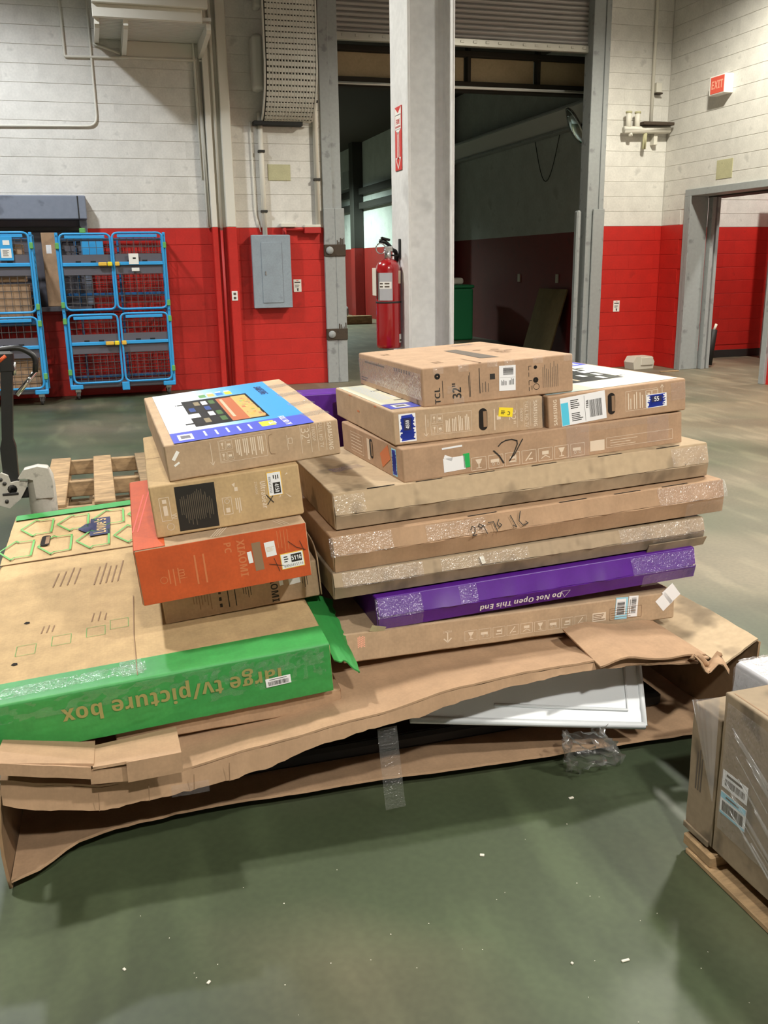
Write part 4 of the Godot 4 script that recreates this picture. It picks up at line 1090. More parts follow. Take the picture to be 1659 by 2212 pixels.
func pallets_and_jack():
	for k in 3:
		make_pallet(["lowest bare wooden pallet of the stack behind the left boxes", "middle bare wooden pallet of the stack behind the left boxes", "topmost bare wooden pallet with widely spaced boards behind the left boxes"][k], Transform3D(Basis(Vector3.UP, [0.02, -0.015, 0.0][k]), Vector3(0.28 + 0.02 * k, 0.1285 * k, -5.47)), 1.36, 1.28, "stacked bare pallets", 7 + k, M.wood)
	# pallet jack
	var t = thing("pallet_jack", "black handled pallet jack with pale cast pump standing left of the boxes", "pallet jack", Transform3D(Basis(), Vector3(-0.455, 0, -4.50)))
	var sh := MB.new()
	sh.prism(PackedVector2Array([V2(-0.036, 0.60), V2(0.03, 0.60), V2(0.034, 0.76), V2(0.026, 0.8), V2(0.062, 1.14), V2(0.012, 1.14), V2(-0.022, 0.8), V2(-0.034, 0.76)]), 0.05, Transform3D(Basis(), Vector3(0, 0, -0.025)))
	part("handle_shaft", sh.done(), M.jack_black, t)
	part("shaft_head", bx(Vector3(0.035, 1.15, 0), Vector3(0.07, 0.1, 0.06), 0.012), M.jack_black, t)
	part("handle_loop", tubem(bend([Vector3(0.03, 1.13, 0), Vector3(-0.08, 1.17, 0), Vector3(-0.05, 1.20, 0), Vector3(0.10, 1.215, 0), Vector3(0.165, 1.17, 0), Vector3(0.155, 1.10, 0)], 0.05), 0.013, 10), M.jack_black, t)
	part("release_lever", tubem([Vector3(0.155, 1.10, 0), Vector3(0.065, 1.00, 0.02)], 0.011, 8), M.chrome, t)
	part("valve_knob", tubem([Vector3(0.0, 1.15, 0.03), Vector3(0.04, 1.18, 0.03)], 0.008, 8), M.orange, t)
	part("pin", tubem([Vector3(0.065, 1.09, 0.01), Vector3(0.068, 1.15, 0.01)], 0.01, 8), M.silver, t)
	# bracket plates
	var bp := MB.new()
	bp.prism(PackedVector2Array([V2(-0.07, 0.5), V2(-0.02, 0.48), V2(0.03, 0.52), V2(0.06, 0.57), V2(0.07, 0.6), V2(0.02, 0.605), V2(-0.005, 0.60), V2(-0.012, 0.635), V2(-0.04, 0.65), V2(-0.075, 0.62)]), 0.02, Transform3D(Basis(), Vector3(0, 0, 0.03)))
	var bpl = part("bracket_plate", bp.done(), M.cast, t)
	for q in [[-0.045, 0.62], [-0.03, 0.60], [-0.03, 0.515]]:
		part("bolt", tubem([Vector3(q[0], q[1], 0.048), Vector3(q[0], q[1], 0.056)], 0.009, 8), M.dark_steel, bpl)
	part("bracket_slot", bx(Vector3(-0.01, 0.548, 0.052), Vector3(0.07, 0.012, 0.006), 0.002), M.dark, bpl)
	var pump := MB.new(true)
	pump.lathe(Vector3.ZERO, [V2(0, 0.0), V2(0.062, 0.0), V2(0.062, 0.40), V2(0.058, 0.46), V2(0.04, 0.50), V2(0, 0.51)], 20)
	part("pump_body", pump.done(), M.cast, t, Transform3D(Basis(), Vector3(0.125, 0.16, 0)))
	var arm := MB.new()
	arm.prism(PackedVector2Array([V2(0.03, 0.62), V2(0.06, 0.66), V2(0.12, 0.672), V2(0.165, 0.66), V2(0.18, 0.60), V2(0.18, 0.52), V2(0.10, 0.52), V2(0.095, 0.61), V2(0.06, 0.62)]), 0.07, Transform3D(Basis(), Vector3(0, 0, 0.0)))
	part("pump_cover", arm.done(), M.cast, t)
	part("pivot", tubem([Vector3(0.0, 0.57, -0.05), Vector3(0.0, 0.57, 0.05)], 0.022, 10), M.dark_steel, t)
	part("linkage", bx(Vector3(0.04, 0.54, 0.0), Vector3(0.14, 0.05, 0.03), 0.008), M.jack_black, t)
	part("chassis", bx2(Vector3(0.05, 0.10, -0.22), Vector3(0.22, 0.17, 0.22), 0.015), M.jack_black, t)
	for s in [-0.15, 0.15]:
		part("fork", bx2(Vector3(0.2, 0.06, s - 0.08), Vector3(1.3, 0.11, s + 0.08), 0.012), M.jack_black, t)
		var wl := MB.new(true)
		wl.lathe(Vector3.ZERO, [V2(0, -0.03), V2(0.035, -0.03), V2(0.035, 0.03), V2(0, 0.03)], 16)
		part("load_wheel", wl.done(), M.rubber, t, Transform3D(Basis(Vector3.RIGHT, PI / 2), Vector3(1.15, 0.035, s)))
	for s in [-0.06, 0.06]:
		var wl := MB.new(true)
		wl.lathe(Vector3.ZERO, [V2(0, -0.025), V2(0.09, -0.025), V2(0.09, 0.025), V2(0, 0.025)], 22)
		part("steer_wheel", wl.done(), M.rubber, t, Transform3D(Basis(Vector3.RIGHT, PI / 2), Vector3(0.125, 0.09, s)))
	part("axle", tubem([Vector3(0.125, 0.09, -0.09), Vector3(0.125, 0.09, 0.09)], 0.02, 8), M.dark_steel, t)

func tv_print(seed_: int, pale := false, turned := false) -> ImageTexture:
	# colour print on a television carton; u across the width, v along the depth (top of the picture = far end)
	var w = 320; var h = 480
	var im = Image.create_empty(w, h, false, Image.FORMAT_RGB8)
	for y in h:
		for x in w:
			var u = float(x) / w
			var c = Color(0.90, 0.92, 0.96).lerp(Color(0.27, 0.60, 0.90), smoothstep(0.15, 0.85, u))
			if pale: c = Color(0.92, 0.91, 0.82).lerp(Color(0.60, 0.74, 0.80), smoothstep(0.55, 1.0, u) * 0.8)
			im.set_pixel(x, y, c)
	var rn = RandomNumberGenerator.new(); rn.seed = seed_
	im.fill_rect(Rect2i(0, 400, w, 80), Color(0.33, 0.37, 0.78))
	# television on its stand
	im.fill_rect(Rect2i(66, 112, 178, 262), Color(0.10, 0.10, 0.11))
	im.fill_rect(Rect2i(46, 140, 22, 12), Color(0.12, 0.12, 0.13))
	im.fill_rect(Rect2i(46, 336, 22, 12), Color(0.12, 0.12, 0.13))
	im.fill_rect(Rect2i(160, 120, 78, 80), Color(0.16, 0.15, 0.16))
	im.fill_rect(Rect2i(156, 130, 44, 236), Color(0.22, 0.22, 0.20) if pale else Color(0.72, 0.42, 0.30))
	im.fill_rect(Rect2i(198, 126, 40, 238), Color(0.28, 0.27, 0.22) if pale else Color(0.78, 0.66, 0.42))
	for k in (6 if pale else 40):
		im.fill_rect(Rect2i(204 + rn.randi_range(0, 30), 156 + rn.randi_range(0, 190), rn.randi_range(3, 9), rn.randi_range(6, 20)), Color(0.6 + rn.randf() * 0.3, 0.45 + rn.randf() * 0.3, 0.3 + rn.randf() * 0.15))
	im.fill_rect(Rect2i(164, 140, 8, 190), Color(0.75, 0.70, 0.6))
	for r in 4:
		for q in 4:
			var cs = [Color(0.92, 0.94, 0.96), Color(0.30, 0.42, 0.26), Color(0.2, 0.3, 0.55), Color(0.55, 0.5, 0.4), Color(0.14, 0.14, 0.16)]
			if pale: cs = [Color(0.14, 0.15, 0.16), Color(0.16, 0.17, 0.16), Color(0.12, 0.13, 0.14), Color(0.25, 0.28, 0.24), Color(0.85, 0.86, 0.84)]
			im.fill_rect(Rect2i(74 + q * 20, 134 + r * 58, 15, 40), cs[rn.randi_range(0, 4)])
	# hand and feature icons
	im.fill_rect(Rect2i(62, 252, 30, 40), Color(0.94, 0.95, 0.97))
	for k in (0 if pale else 4):
		var cs2 = [Color(0.42, 0.62, 0.40), Color(0.92, 0.72, 0.44), Color(0.28, 0.52, 0.86), Color(0.84, 0.86, 0.30)]
		im.fill_rect(Rect2i(120 + k * 24, 62, 19, 34), cs2[k])
		im.fill_rect(Rect2i(122 + k * 24, 48, 15, 12), Color(0.93, 0.95, 0.97))
	im.fill_rect(Rect2i(206, 412, 34, 40), Color(0.88, 0.88, 0.28))
	im.fill_rect(Rect2i(14, 420, 34, 44), Color(0.93, 0.93, 0.93))
	im.fill_rect(Rect2i(20, 430, 22, 24), Color(0.45, 0.45, 0.48))
	for k in 5:
		im.fill_rect(Rect2i(74 + k * 26, 416 + (k % 2) * 3, 5, 40), Color(0.82, 0.84, 0.96))
		im.fill_rect(Rect2i(20 + k * 7, 20, 3, 300), Color(0.84, 0.87, 0.90))
	if turned: im.rotate_180()
	return ImageTexture.create_from_image(im)
func sheet_print(t: Node3D, x0: float, x1: float, z0: float, z1: float, tx: Texture2D, rough := 0.35):
	# x and depth as fractions of the top
	var d = box_dims[t]
	var mb := MB.new()
	mb.sheet(func(u, v): return Vector3(lerp(x0, x1, u) * d.x, lerp(z0, z1, v) * d.z, 0.0009), 8, 10, 0.0, true)
	var m = StandardMaterial3D.new()
	m.albedo_texture = tx; m.roughness = rough
	part("colour_print", mb.done(), m, t, top(t))

func icons(k: Ink, x: float, y: float, w: float, h: float, n: int, seed_: int):
	# row of framed transport symbols
	var rn = RandomNumberGenerator.new(); rn.seed = seed_
	var s = w / n
	for i in n:
		var cx = x - w / 2 + (i + 0.5) * s
		k.frame(cx, y, s * 0.86, h, h * 0.035)
		match i % 5:
			0:
				k.poly(PackedVector2Array([V2(cx - s * .2, y + h * .35), V2(cx + s * .2, y + h * .35), V2(cx + s * .08, y), V2(cx - s * .08, y)]))
				k.rect(cx, y - h * .15, s * .06, h * .3); k.rect(cx, y - h * .33, s * .3, h * .06)
			1:
				k.ring(cx - s * .15, y - h * .2, h * .1, h * .05, 10); k.ring(cx + s * .15, y - h * .2, h * .1, h * .05, 10)
				k.rect(cx - s * .05, y + h * .05, s * .5, h * .25)
			2:
				k.rect(cx, y + h * .1, s * .3, h * .2); k.rect(cx, y - h * .2, s * .45, h * .12); k.rect(cx + s * .2, y, s * .06, h * .6)
			3:
				k.line([V2(cx - s * .2, y - h * .3), V2(cx + s * .15, y + h * .3)], h * .09); k.rect(cx + s * .1, y - h * .2, s * .25, h * .1)
			4:
				k.rect(cx, y + h * .12, s * .4, h * .28); k.line([V2(cx - s * .25, y - h * .3), V2(cx, y - h * .1), V2(cx + s * .25, y - h * .3)], h * .07)

func shipping_label(face: Transform3D, t: Node3D, x: float, y: float, w: float, h: float, deg: float, seed_: int, band: Material = null, called := "shipping_label"):
	var l = label_at(face, t, x, y, w, h, deg, M.white_label, called)
	ink(lf(w, h), M.black_ink, l, "barcode", func(k):
		k.bars(w * 0.77, h * 0.45, w * 0.28, h * 0.62, 22, seed_)
		k.lines(w * 0.33, h * 0.72, w * 0.22, h * 0.34, 5, seed_ + 1)
		k.lines(w * 0.36, h * 0.26, w * 0.26, h * 0.32, 5, seed_ + 2)
		k.rect(w * 0.53, h * 0.5, w * 0.006, h * 0.9), 0.0002)
	if band:
		ink(lf(w, h), band, l, "band", func(k): k.rect(w * 0.09, h * 0.42, w * 0.16, h * 0.8), 0.0002)
	return l
# asset sticker: amber edge, white field, black number box
func number_sticker(face: Transform3D, t: Node3D, x: float, y: float, w: float, h: float, deg: float, num: String, code: String):
	var l = label_at(face, t, x, y, w, h, deg, M.amber, "number_sticker")
	ink(lf(w, h), M.white_label, l, "field", func(k): k.rect(w / 2, h / 2, w * 0.94, h * 0.9), 0.0002)
	ink(lf(w, h), M.black_ink, l, "print", func(k):
		k.rect(w * 0.68, h * 0.62, w * 0.46, h * 0.5)
		k.text(code, w * 0.52, h * 0.19, h * 0.16, 0, false, 0.9)
		k.lines(w * 0.24, h * 0.62, w * 0.2, h * 0.45, 3, 5), 0.0004)
	ink(lf(w, h), M.white_label, l, "number", func(k): k.text(num, w * 0.68, h * 0.62, h * 0.27, 0, true, 0.72), 0.0008)
func scribble_sticker(face: Transform3D, t: Node3D, x: float, y: float, w: float, h: float, num: String, seed_: int, deg := 90.0):
	var l = label_at(face, t, x, y, w, h, 0, M.pale_blue if num == "" else M.white_label, "defaced_sticker")
	var rn = RandomNumberGenerator.new(); rn.seed = seed_
	ink(lf(w, h), M.blue_ink, l, "scribble", func(k):
		var pts = []
		for i in 34: pts.append(V2(w * (0.5 + (0.40 if i % 2 else -0.40) * rn.randf_range(0.7, 1.1)), h * (0.06 + 0.88 * i / 33.0)))
		k.line(pts, h * 0.05)
		k.rect(w * 0.5, h * 0.55, w * 0.6, h * 0.62), 0.0002)
	if num != "":
		ink(lf(w, h), M.navy, l, "box", func(k): k.rect(w * 0.5, h * 0.62, w * 0.42 if deg != 0.0 else w * 0.5, h * 0.42), 0.0007)
		ink(lf(w, h), M.white_label, l, "number", func(k): k.text(num, w * 0.5 + (h * 0.0), h * 0.62, w * 0.2, deg, true, 0.8), 0.0012)
func hand_hole(face: Transform3D, t: Node3D, x: float, y: float, w: float, h: float, called := "hand_hole"):
	# oblong recess with a dark inside and a folded flap
	var mb := MB.new()
	var pg = PackedVector2Array()
	var r = minf(w, h) / 2
	for k in 16:
		var a = TAU * k / 16
		var cx = (w / 2 - r) * signf(cos(a)) if w > h else 0.0
		var cy = (h / 2 - r) * signf(sin(a + 0.001)) if h > w else 0.0
		pg.append(V2(cx + r * cos(a), cy + r * sin(a)))
	mb.prism(pg, 0.0008, face * Transform3D(Basis(), Vector3(x, y, 0.0004)))
	var hh = part(called, mb.done(), M.hole, t)
	var fl := MB.new()
	if h > w: fl.box(face * Vector3(x + w * 0.22, y, 0.0014), face.basis * Vector3(w * 0.42, h * 0.72, 0.001))
	else: fl.box(face * Vector3(x, y + h * 0.22, 0.0014), (face.basis * Vector3(w * 0.8, h * 0.4, 0.001)).abs())
	part("folded_flap", fl.done(), M.soft_ink, hh)

func stacks():
	# ------------------------------------------------ right stack, from the bottom
	var rt = 0.047; var rb = -0.028
	var xa = lie(Vector3(0.629, 0.352, -2.545), -0.8, 0.0035, rb, 1.175, 0.74)
	var A = carton("television_box", "lowest brown television box of the right stack with white handling symbols and two barcode labels", xa, 1.175, 0.098, 0.74, M.card, 0.006, 11)
	var f = front(A)
	ink(f, M.pale_ink, A, "symbols", func(k):
		icons(k, 0.62, 0.038, 0.44, 0.034, 9, 3)
		k.rect(0.885, 0.042, 0.05, 0.03)
		k.line([V2(0.345, 0.058), V2(0.345, 0.028)], 0.004); k.line([V2(0.333, 0.038), V2(0.345, 0.026), V2(0.357, 0.038)], 0.004)
		k.text("FRONT", 0.345, 0.062, 0.007, 180))
	ink(f, M.soft_ink, A, "fine_print", func(k): k.lines(0.885, 0.042, 0.044, 0.024, 4, 2); k.frame(0.985, 0.045, 0.12, 0.04, 0.001); k.lines(0.985, 0.045, 0.11, 0.034, 4, 8, 0, 0.2), 0.0012)
	var l1 = label_at(f, A, 0.968, 0.062, 0.046, 0.078, -3, M.pale_blue, "barcode_label")
	ink(lf(0.046, 0.078), M.white_label, l1, "field", func(k): k.rect(0.02, 0.044, 0.036, 0.058), 0.0002)
	ink(lf(0.046, 0.078), M.black_ink, l1, "barcode", func(k): k.bars(0.02, 0.04, 0.046, 0.028, 18, 6, 90), 0.0007)
	var l2 = label_at(f, A, 1.012, 0.064, 0.036, 0.074, -3, M.white_label, "barcode_label")
	ink(lf(0.036, 0.074), M.black_ink, l2, "barcode", func(k): k.bars(0.02, 0.04, 0.056, 0.018, 18, 9, 90); k.rect(0.006, 0.037, 0.002, 0.05), 0.0002)
	label_at(f, A, 1.132, 0.066, 0.048, 0.05, 40, M.white_label, "torn_label")
	label_at(f, A, 1.158, 0.092, 0.05, 0.055, 38, M.white_label, "torn_label")
	var pk = ink(f, M.exit_text, A, "pink_print", func(k):
		for i in 5:
			for j in 6: k.rect(0.05 + i * 0.005, 0.05 + j * 0.006 + (i % 2) * 0.003, 0.004, 0.004))
	var B = carton("television_box", "glossy purple television box reading Do Not Open This End", lie(Vector3(0.745, 0.4445, -2.555), -1.2, rt, rb, 1.13, 0.74), 1.13, 0.108, 0.74, M.purple, 0.004, 12)
	front_flaps(B, M.purple, 0.030, 0.47, 21)
	var fu = flap_face(B, 0.030, 0.47, true); var fd = flap_face(B, 0.030, 0.47, false)
	ink(fd, M.white_label, B, "lettering", func(k):
		k.text("Do Not Open This End", 0.478, 0.030, 0.0205, 180, true, 0.96)
		k.line([V2(0.618, 0.044), V2(0.650, 0.044), V2(0.634, 0.016), V2(0.618, 0.044)], 0.0012), 0.0035)
	tape_at(fu, B, 0.07, 0.028, 0.15, 0.062, M.glossy_tape, 4, 0.002)
	tape_at(fd, B, 0.07, 0.026, 0.15, 0.05, M.tape, 5, 0.002)
	tape_at(fu, B, 1.0, 0.028, 0.24, 0.06, M.glossy_tape, 6, 0.0022)
	tape_at(fd, B, 1.02, 0.026, 0.2, 0.05, M.tape, 7, 0.002)
	tape_at(fu, B, 0.3, 0.03, 0.06, 0.058, M.tape, 8, 0.002)
	label_at(fd, B, -0.002, 0.012, 0.05, 0.025, -20, M.plate_beige, "torn_scrap")
	var Cb = carton("television_box", "dirty brown television box with shiny packing tape resting on the purple box", lie(Vector3(0.616, 0.5485, -2.592), -1.2, rt, rb, 1.31, 0.8), 1.31, 0.088, 0.8, M.card_dark, 0.008, 13)
	front_flaps(Cb, M.card_grey, 0.024, 0.5, 22, M.card_dark)
	fu = flap_face(Cb, 0.024, 0.5, true); fd = flap_face(Cb, 0.024, 0.5, false)
	tape_at(fu, Cb, 0.16, 0.022, 0.26, 0.046, M.glossy_tape, 11, 0.0022)
	tape_at(fu, Cb, 0.5, 0.022, 0.3, 0.04, M.tape, 12, 0.0018)
	tape_at(fu, Cb, 1.14, 0.022, 0.32, 0.05, M.glossy_tape, 13, 0.0026)
	tape_at(fd, Cb, 1.2, 0.022, 0.2, 0.045, M.glossy_tape, 14, 0.0026)
	label_at(fu, Cb, 0.49, 0.02, 0.014, 0.026, 12, M.foam, "torn_scrap")
	var torn := MB.new()
	torn.prism(PackedVector2Array([V2(1.08, -0.016), V2(1.30, -0.002), V2(1.306, 0.03), V2(1.085, 0.03)]), 0.004, fd * Transform3D(Basis(), Vector3(0, 0, 0.006)))
	part("torn_flap", torn.done(), M.card_dark, Cb)
	var Db = carton("television_box", "brown television box with a number handwritten along its taped front flaps", lie(Vector3(0.622, 0.632, -2.602), -1.05, 0.054, rb, 1.383, 0.8), 1.383, 0.116, 0.8, M.card_warm, 0.006, 14)
	front_flaps(Db, M.card_warm, 0.030, 0.52, 23)
	fu = flap_face(Db, 0.030, 0.52, true); fd = flap_face(Db, 0.030, 0.52, false)
	for pts in [
			[V2(0.4461, 0.0207), V2(0.4521, 0.0299), V2(0.4607, 0.0253), V2(0.4590, 0.0115), V2(0.4487, 0.0000), V2(0.4633, 0.0023)],
			[V2(0.4891, 0.0253), V2(0.4779, 0.0345), V2(0.4728, 0.0276), V2(0.4814, 0.0207), V2(0.4900, 0.0276), V2(0.4986, 0.0000)],
			[V2(0.5072, 0.0345), V2(0.5261, 0.0345), V2(0.5330, 0.0023)],
			[V2(0.5450, 0.0391), V2(0.5364, 0.0253), V2(0.5433, 0.0138), V2(0.5510, 0.0207), V2(0.5450, 0.0276)],
			[V2(0.5863, 0.0460), V2(0.6000, 0.0069), V2(0.5897, 0.0138)],
			[V2(0.6224, 0.0552), V2(0.6121, 0.0253), V2(0.6224, 0.0092), V2(0.6413, 0.0138), V2(0.6344, 0.0207)]]:
		ink(fu, M.black_ink, Db, "handwritten_digit", func(k): k.line(pts, 0.0028), 0.0045)
	tape_at(fu, Db, 1.25, 0.03, 0.26, 0.06, M.glossy_tape, 15, 0.0028)
	tape_at(fd, Db, 1.3, 0.03, 0.15, 0.058, M.tape, 16, 0.0028)
	tape_at(fu, Db, 0.09, 0.03, 0.2, 0.06, M.tape, 17, 0.002)
	tape_at(fu, Db, 0.40, 0.03, 0.2, 0.05, M.tape, 18, 0.0016)
	var Eb = carton("television_box", "pale brown television box with slotted fold and dusty smears under the box marked 12", lie(Vector3(0.645, 0.749, -2.666), -1.3, 0.0545, rb, 1.33, 0.78), 1.33, 0.120, 0.78, M.card_tan, 0.006, 15)
	front_flaps(Eb, M.card_tan, 0.026, 0.42, 24, M.card_grey)
	fu = flap_face(Eb, 0.026, 0.42, true); fd = flap_face(Eb, 0.026, 0.42, false)
	var tp = top(Eb)
	for x in [0.16, 0.32, 0.50, 0.72, 0.96, 1.18]:
		ink(tp, M.hole, Eb, "slot", func(k): k.poly(PackedVector2Array([V2(x - 0.045, 0.001), V2(x + 0.045, 0.004), V2(x + 0.045, 0.010), V2(x - 0.045, 0.007)])), 0.0008)
	tp = top(Db)
	for x in [0.5, 0.82, 1.02, 1.2]:
		ink(tp, M.hole, Db, "slot", func(k): k.rect(x, 0.008, 0.1, 0.007, 1), 0.0008)
	tape_at(fu, Eb, 1.25, 0.035, 0.14, 0.06, M.glossy_tape, 19, 0.0026)
	tape_at(fu, Eb, 0.05, 0.035, 0.1, 0.06, M.tape, 20, 0.002)
	tape_at(top(Eb), Eb, 0.13, 0.34, 0.12, 0.06, M.glossy_tape, 28, 0.002, 15)
	for k in 2: part("staple", tubem([Vector3(-0.60, 0.045 + 0.012, 0.42 + 0.0), Vector3(-0.60, 0.062, 0.422)], 0.0016, 5), M.silver, Eb, Transform3D(Basis(), Vector3(k * 1.16, 0, 0.0)))
	var Fb = carton("television_box", "brown television box with a handwritten 12 and a torn white and green label", lie(Vector3(0.876, 0.8795, -2.676), 1.0, 0.053, rb, 1.03, 0.71), 1.03, 0.111, 0.71, M.card_pink, 0.004, 16)
	f = front(Fb)
	ink(f, M.pale_ink, Fb, "symbols", func(k):
		icons(k, 0.44, 0.030, 0.42, 0.042, 7, 8)
		k.rect(0.695, 0.034, 0.055, 0.036); k.frame(0.86, 0.038, 0.26, 0.034, 0.0012); k.lines(0.80, 0.036, 0.11, 0.026, 3, 4, 0, 0.2))
	ink(f, M.black_ink, Fb, "handwritten_digit", func(k): k.line([V2(0.314, 0.065), V2(0.333, 0.046), V2(0.348, 0.0207)], 0.0045), 0.0014)
	ink(f, M.black_ink, Fb, "handwritten_digit", func(k): k.line([V2(0.331, 0.078), V2(0.342, 0.088), V2(0.358, 0.094), V2(0.380, 0.095), V2(0.398, 0.088), V2(0.399, 0.077), V2(0.386, 0.05), V2(0.369, 0.0245), V2(0.372, 0.03), V2(0.389, 0.046), V2(0.4185, 0.091)], 0.0036), 0.0014)
	label_at(f, Fb, 0.175, 0.04, 0.075, 0.045, 2, M.white_label, "torn_label")
	label_at(f, Fb, 0.155, 0.062, 0.03, 0.012, -25, M.white_label, "torn_label")
	label_at(f, Fb, 0.17, 0.095, 0.07, 0.006, 2, M.white_label, "torn_label")
	label_at(f, Fb, 0.218, 0.046, 0.022, 0.046, 2, M.green_sticker, "green_sticker")
	tape_at(f, Fb, 0.62, 0.058, 0.085, 0.11, M.glossy_tape, 31, 0.0022)
	tape_at(f, Fb, 0.93, 0.064, 0.085, 0.09, M.glossy_tape, 32, 0.0026)
	tape_at(f, Fb, 0.78, 0.095, 0.3, 0.02, M.tape, 33, 0.001)
	f = left(Fb)
	hand_hole(f, Fb, 0.38, 0.062, 0.035, 0.07)
	ink(f, M.pale_ink, Fb, "fine_print", func(k): k.frame(0.2, 0.055, 0.16, 0.07, 0.0015); k.lines(0.2, 0.055, 0.15, 0.06, 5, 7, 0, 0.25); k.rect(0.345, 0.055, 0.03, 0.075))
	var sm = label_at(f, Fb, 0.535, 0.06, 0.10, 0.05, 25, M.orange_ink, "stained_patch")
	scribble_sticker(f, Fb, 0.63, 0.055, 0.045, 0.09, "", 5)
	# two 32 inch boxes side by side and one on top
	var Gb = carton("television_box", "brown 32 inch television box with a yellow sticker, left of the pair", lie(Vector3(0.864, 0.9905, -2.731), -1.1, 0.044, rb, 0.519, 0.805), 0.519, 0.111, 0.805, M.card, 0.004, 17)
	f = front(Gb)
	scribble_sticker(f, Gb, 0.047, 0.055, 0.056, 0.090, "4559", 3)
	ink(f, M.pale_ink, Gb, "fine_print", func(k):
		k.line([V2(0.108, 0.09), V2(0.108, 0.022)], 0.002); k.line([V2(0.101, 0.03), V2(0.108, 0.02), V2(0.115, 0.03)], 0.002)
		k.text("FRONT", 0.116, 0.062, 0.006, 90)
		k.frame(0.195, 0.055, 0.14, 0.066, 0.001)
		icons(k, 0.147, 0.072, 0.04, 0.026, 2, 1); icons(k, 0.147, 0.039, 0.04, 0.026, 2, 4)
		for i in 4: k.lines(0.183 + i * 0.022, 0.055, 0.058, 0.017, 3, i, 90, 0.6)
		k.rect(0.345, 0.05, 0.003, 0.07); k.rect(0.360, 0.055, 0.014, 0.014)
		k.text("32\"", 0.408, 0.052, 0.024, -90, false)
		k.text("F6000F", 0.440, 0.055, 0.010, -90); k.text("FULL HD TV", 0.459, 0.055, 0.012, -90)
		k.text("SAMSUNG", 0.490, 0.055, 0.013, -90, true)
		for x in [0.425, 0.450, 0.473]: k.rect(x, 0.055, 0.001, 0.08))
	hand_hole(f, Gb, 0.305, 0.055, 0.030, 0.072)
	var ys = label_at(f, Gb, 0.385, 0.070, 0.050, 0.030, -8, M.yellow, "yellow_sticker")
	ink(lf(0.05, 0.03), M.black_ink, ys, "print", func(k): k.text("C", 0.036, 0.012, 0.012, 180, true); k.lines(0.016, 0.014, 0.016, 0.014, 3, 3), 0.0003)
	tape_at(f, Gb, 0.49, 0.055, 0.06, 0.1, M.tape, 41, 0.0016)
	sheet_print(Gb, 0.02, 0.99, 0.06, 0.98, tv_print(3, true))
	ink(left(Gb), M.orange_ink, Gb, "marks", func(k): k.rect(0.25, 0.106, 0.05, 0.003); k.rect(0.6, 0.104, 0.03, 0.004); k.rect(0.36, 0.06, 0.03, 0.006), 0.0008)
	var Hb = carton("television_box", "brown 32 inch television box with a large white shipping label, right of the pair", lie(Vector3(1.393, 1.013, -2.704), -1.45, 0.0695, rb, 0.517, 0.82), 0.517, 0.110, 0.82, M.card_pink, 0.004, 18)
	f = front(Hb)
	ink(f, M.pale_ink, Hb, "fine_print", func(k):
		k.text("SAMSUNG", 0.026, 0.054, 0.013, 90, true)
		k.frame(0.345, 0.058, 0.12, 0.066, 0.001)
		for i in 5: k.lines(0.30 + i * 0.022, 0.058, 0.058, 0.017, 2, i + 9, 90, 0.4)
		k.line([V2(0.424, 0.062), V2(0.424, 0.096)], 0.002); k.line([V2(0.418, 0.09), V2(0.424, 0.1), V2(0.430, 0.09)], 0.002)
		icons(k, 0.385, 0.06, 0.05, 0.05, 2, 3))
	shipping_label(f, Hb, 0.128, 0.055, 0.165, 0.094, 3, 15, M.cyan)
	ink(f, M.black_ink, Hb, "label_text", func(k): k.text("TEBA", 0.142, 0.068, 0.008, 90, true), 0.0016)
	hand_hole(f, Hb, 0.232, 0.058, 0.028, 0.072)
	scribble_sticker(f, Hb, 0.402, 0.048, 0.078, 0.046, "55", 9, 0.0)
	tape_at(f, Hb, 0.485, 0.07, 0.055, 0.06, M.glossy_tape, 43, 0.0014)
	sheet_print(Hb, 0.02, 0.97, 0.03, 0.98, tv_print(8, true, true))
	var T = carton("television_box", "brown 32 inch television box topmost of the right stack with a white barcode label", lie(Vector3(0.970, 1.1035, -2.752), -1.66, 0.049, rb, 0.528, 0.836), 0.528, 0.1265, 0.836, M.card_pink, 0.003, 19)
	f = front(T)
	ink(f, M.black_ink, T, "print", func(k):
		k.text("TCL", 0.050, 0.034, 0.018, 90, true, 1.25)
		k.ring(0.052, 0.096, 0.006, 0.007, 12)
		k.text("32\"", 0.116, 0.045, 0.030, 90, true, 0.8)
		k.lines(0.068, 0.06, 0.07, 0.004, 1, 3, 90); k.lines(0.16, 0.062, 0.085, 0.008, 2, 5, 90); k.lines(0.195, 0.07, 0.085, 0.006, 1, 6, 90)
		k.rect(0.240, 0.078, 0.018, 0.018)
		k.ring(0.392, 0.094, 0.003, 0.006, 8); k.ring(0.392, 0.052, 0.005, 0.008, 10); k.ring(0.394, 0.03, 0.01, 0.0016, 14)
		for y in [0.098, 0.078, 0.05, 0.03]: k.line([V2(0.368, y), V2(0.368, y - 0.012)], 0.0018); k.line([V2(0.378, 0.034), V2(0.378, 0.022)], 0.0018)
		for y in [0.099, 0.052]: k.rect(0.373, y, 0.01, 0.0018))
	ink(f, M.grey_ink, T, "fine_print", func(k): k.lines(0.445, 0.066, 0.085, 0.06, 9, 3, 90, 0.22); k.lines(0.215, 0.05, 0.04, 0.03, 3, 8, 90, 0.2))
	shipping_label(f, T, 0.292, 0.068, 0.082, 0.058, 88, 25, null, "barcode_label")
	for q in [[0.055, 0.115], [0.14, 0.115], [0.24, 0.12], [0.3, 0.116], [0.4, 0.118], [0.51, 0.116], [0.1, 0.05], [0.12, 0.012]]:
		tape_at(f, T, q[0], q[1], 0.035, 0.024, M.film, int(q[0] * 500), 0.003)
	f = left(T)
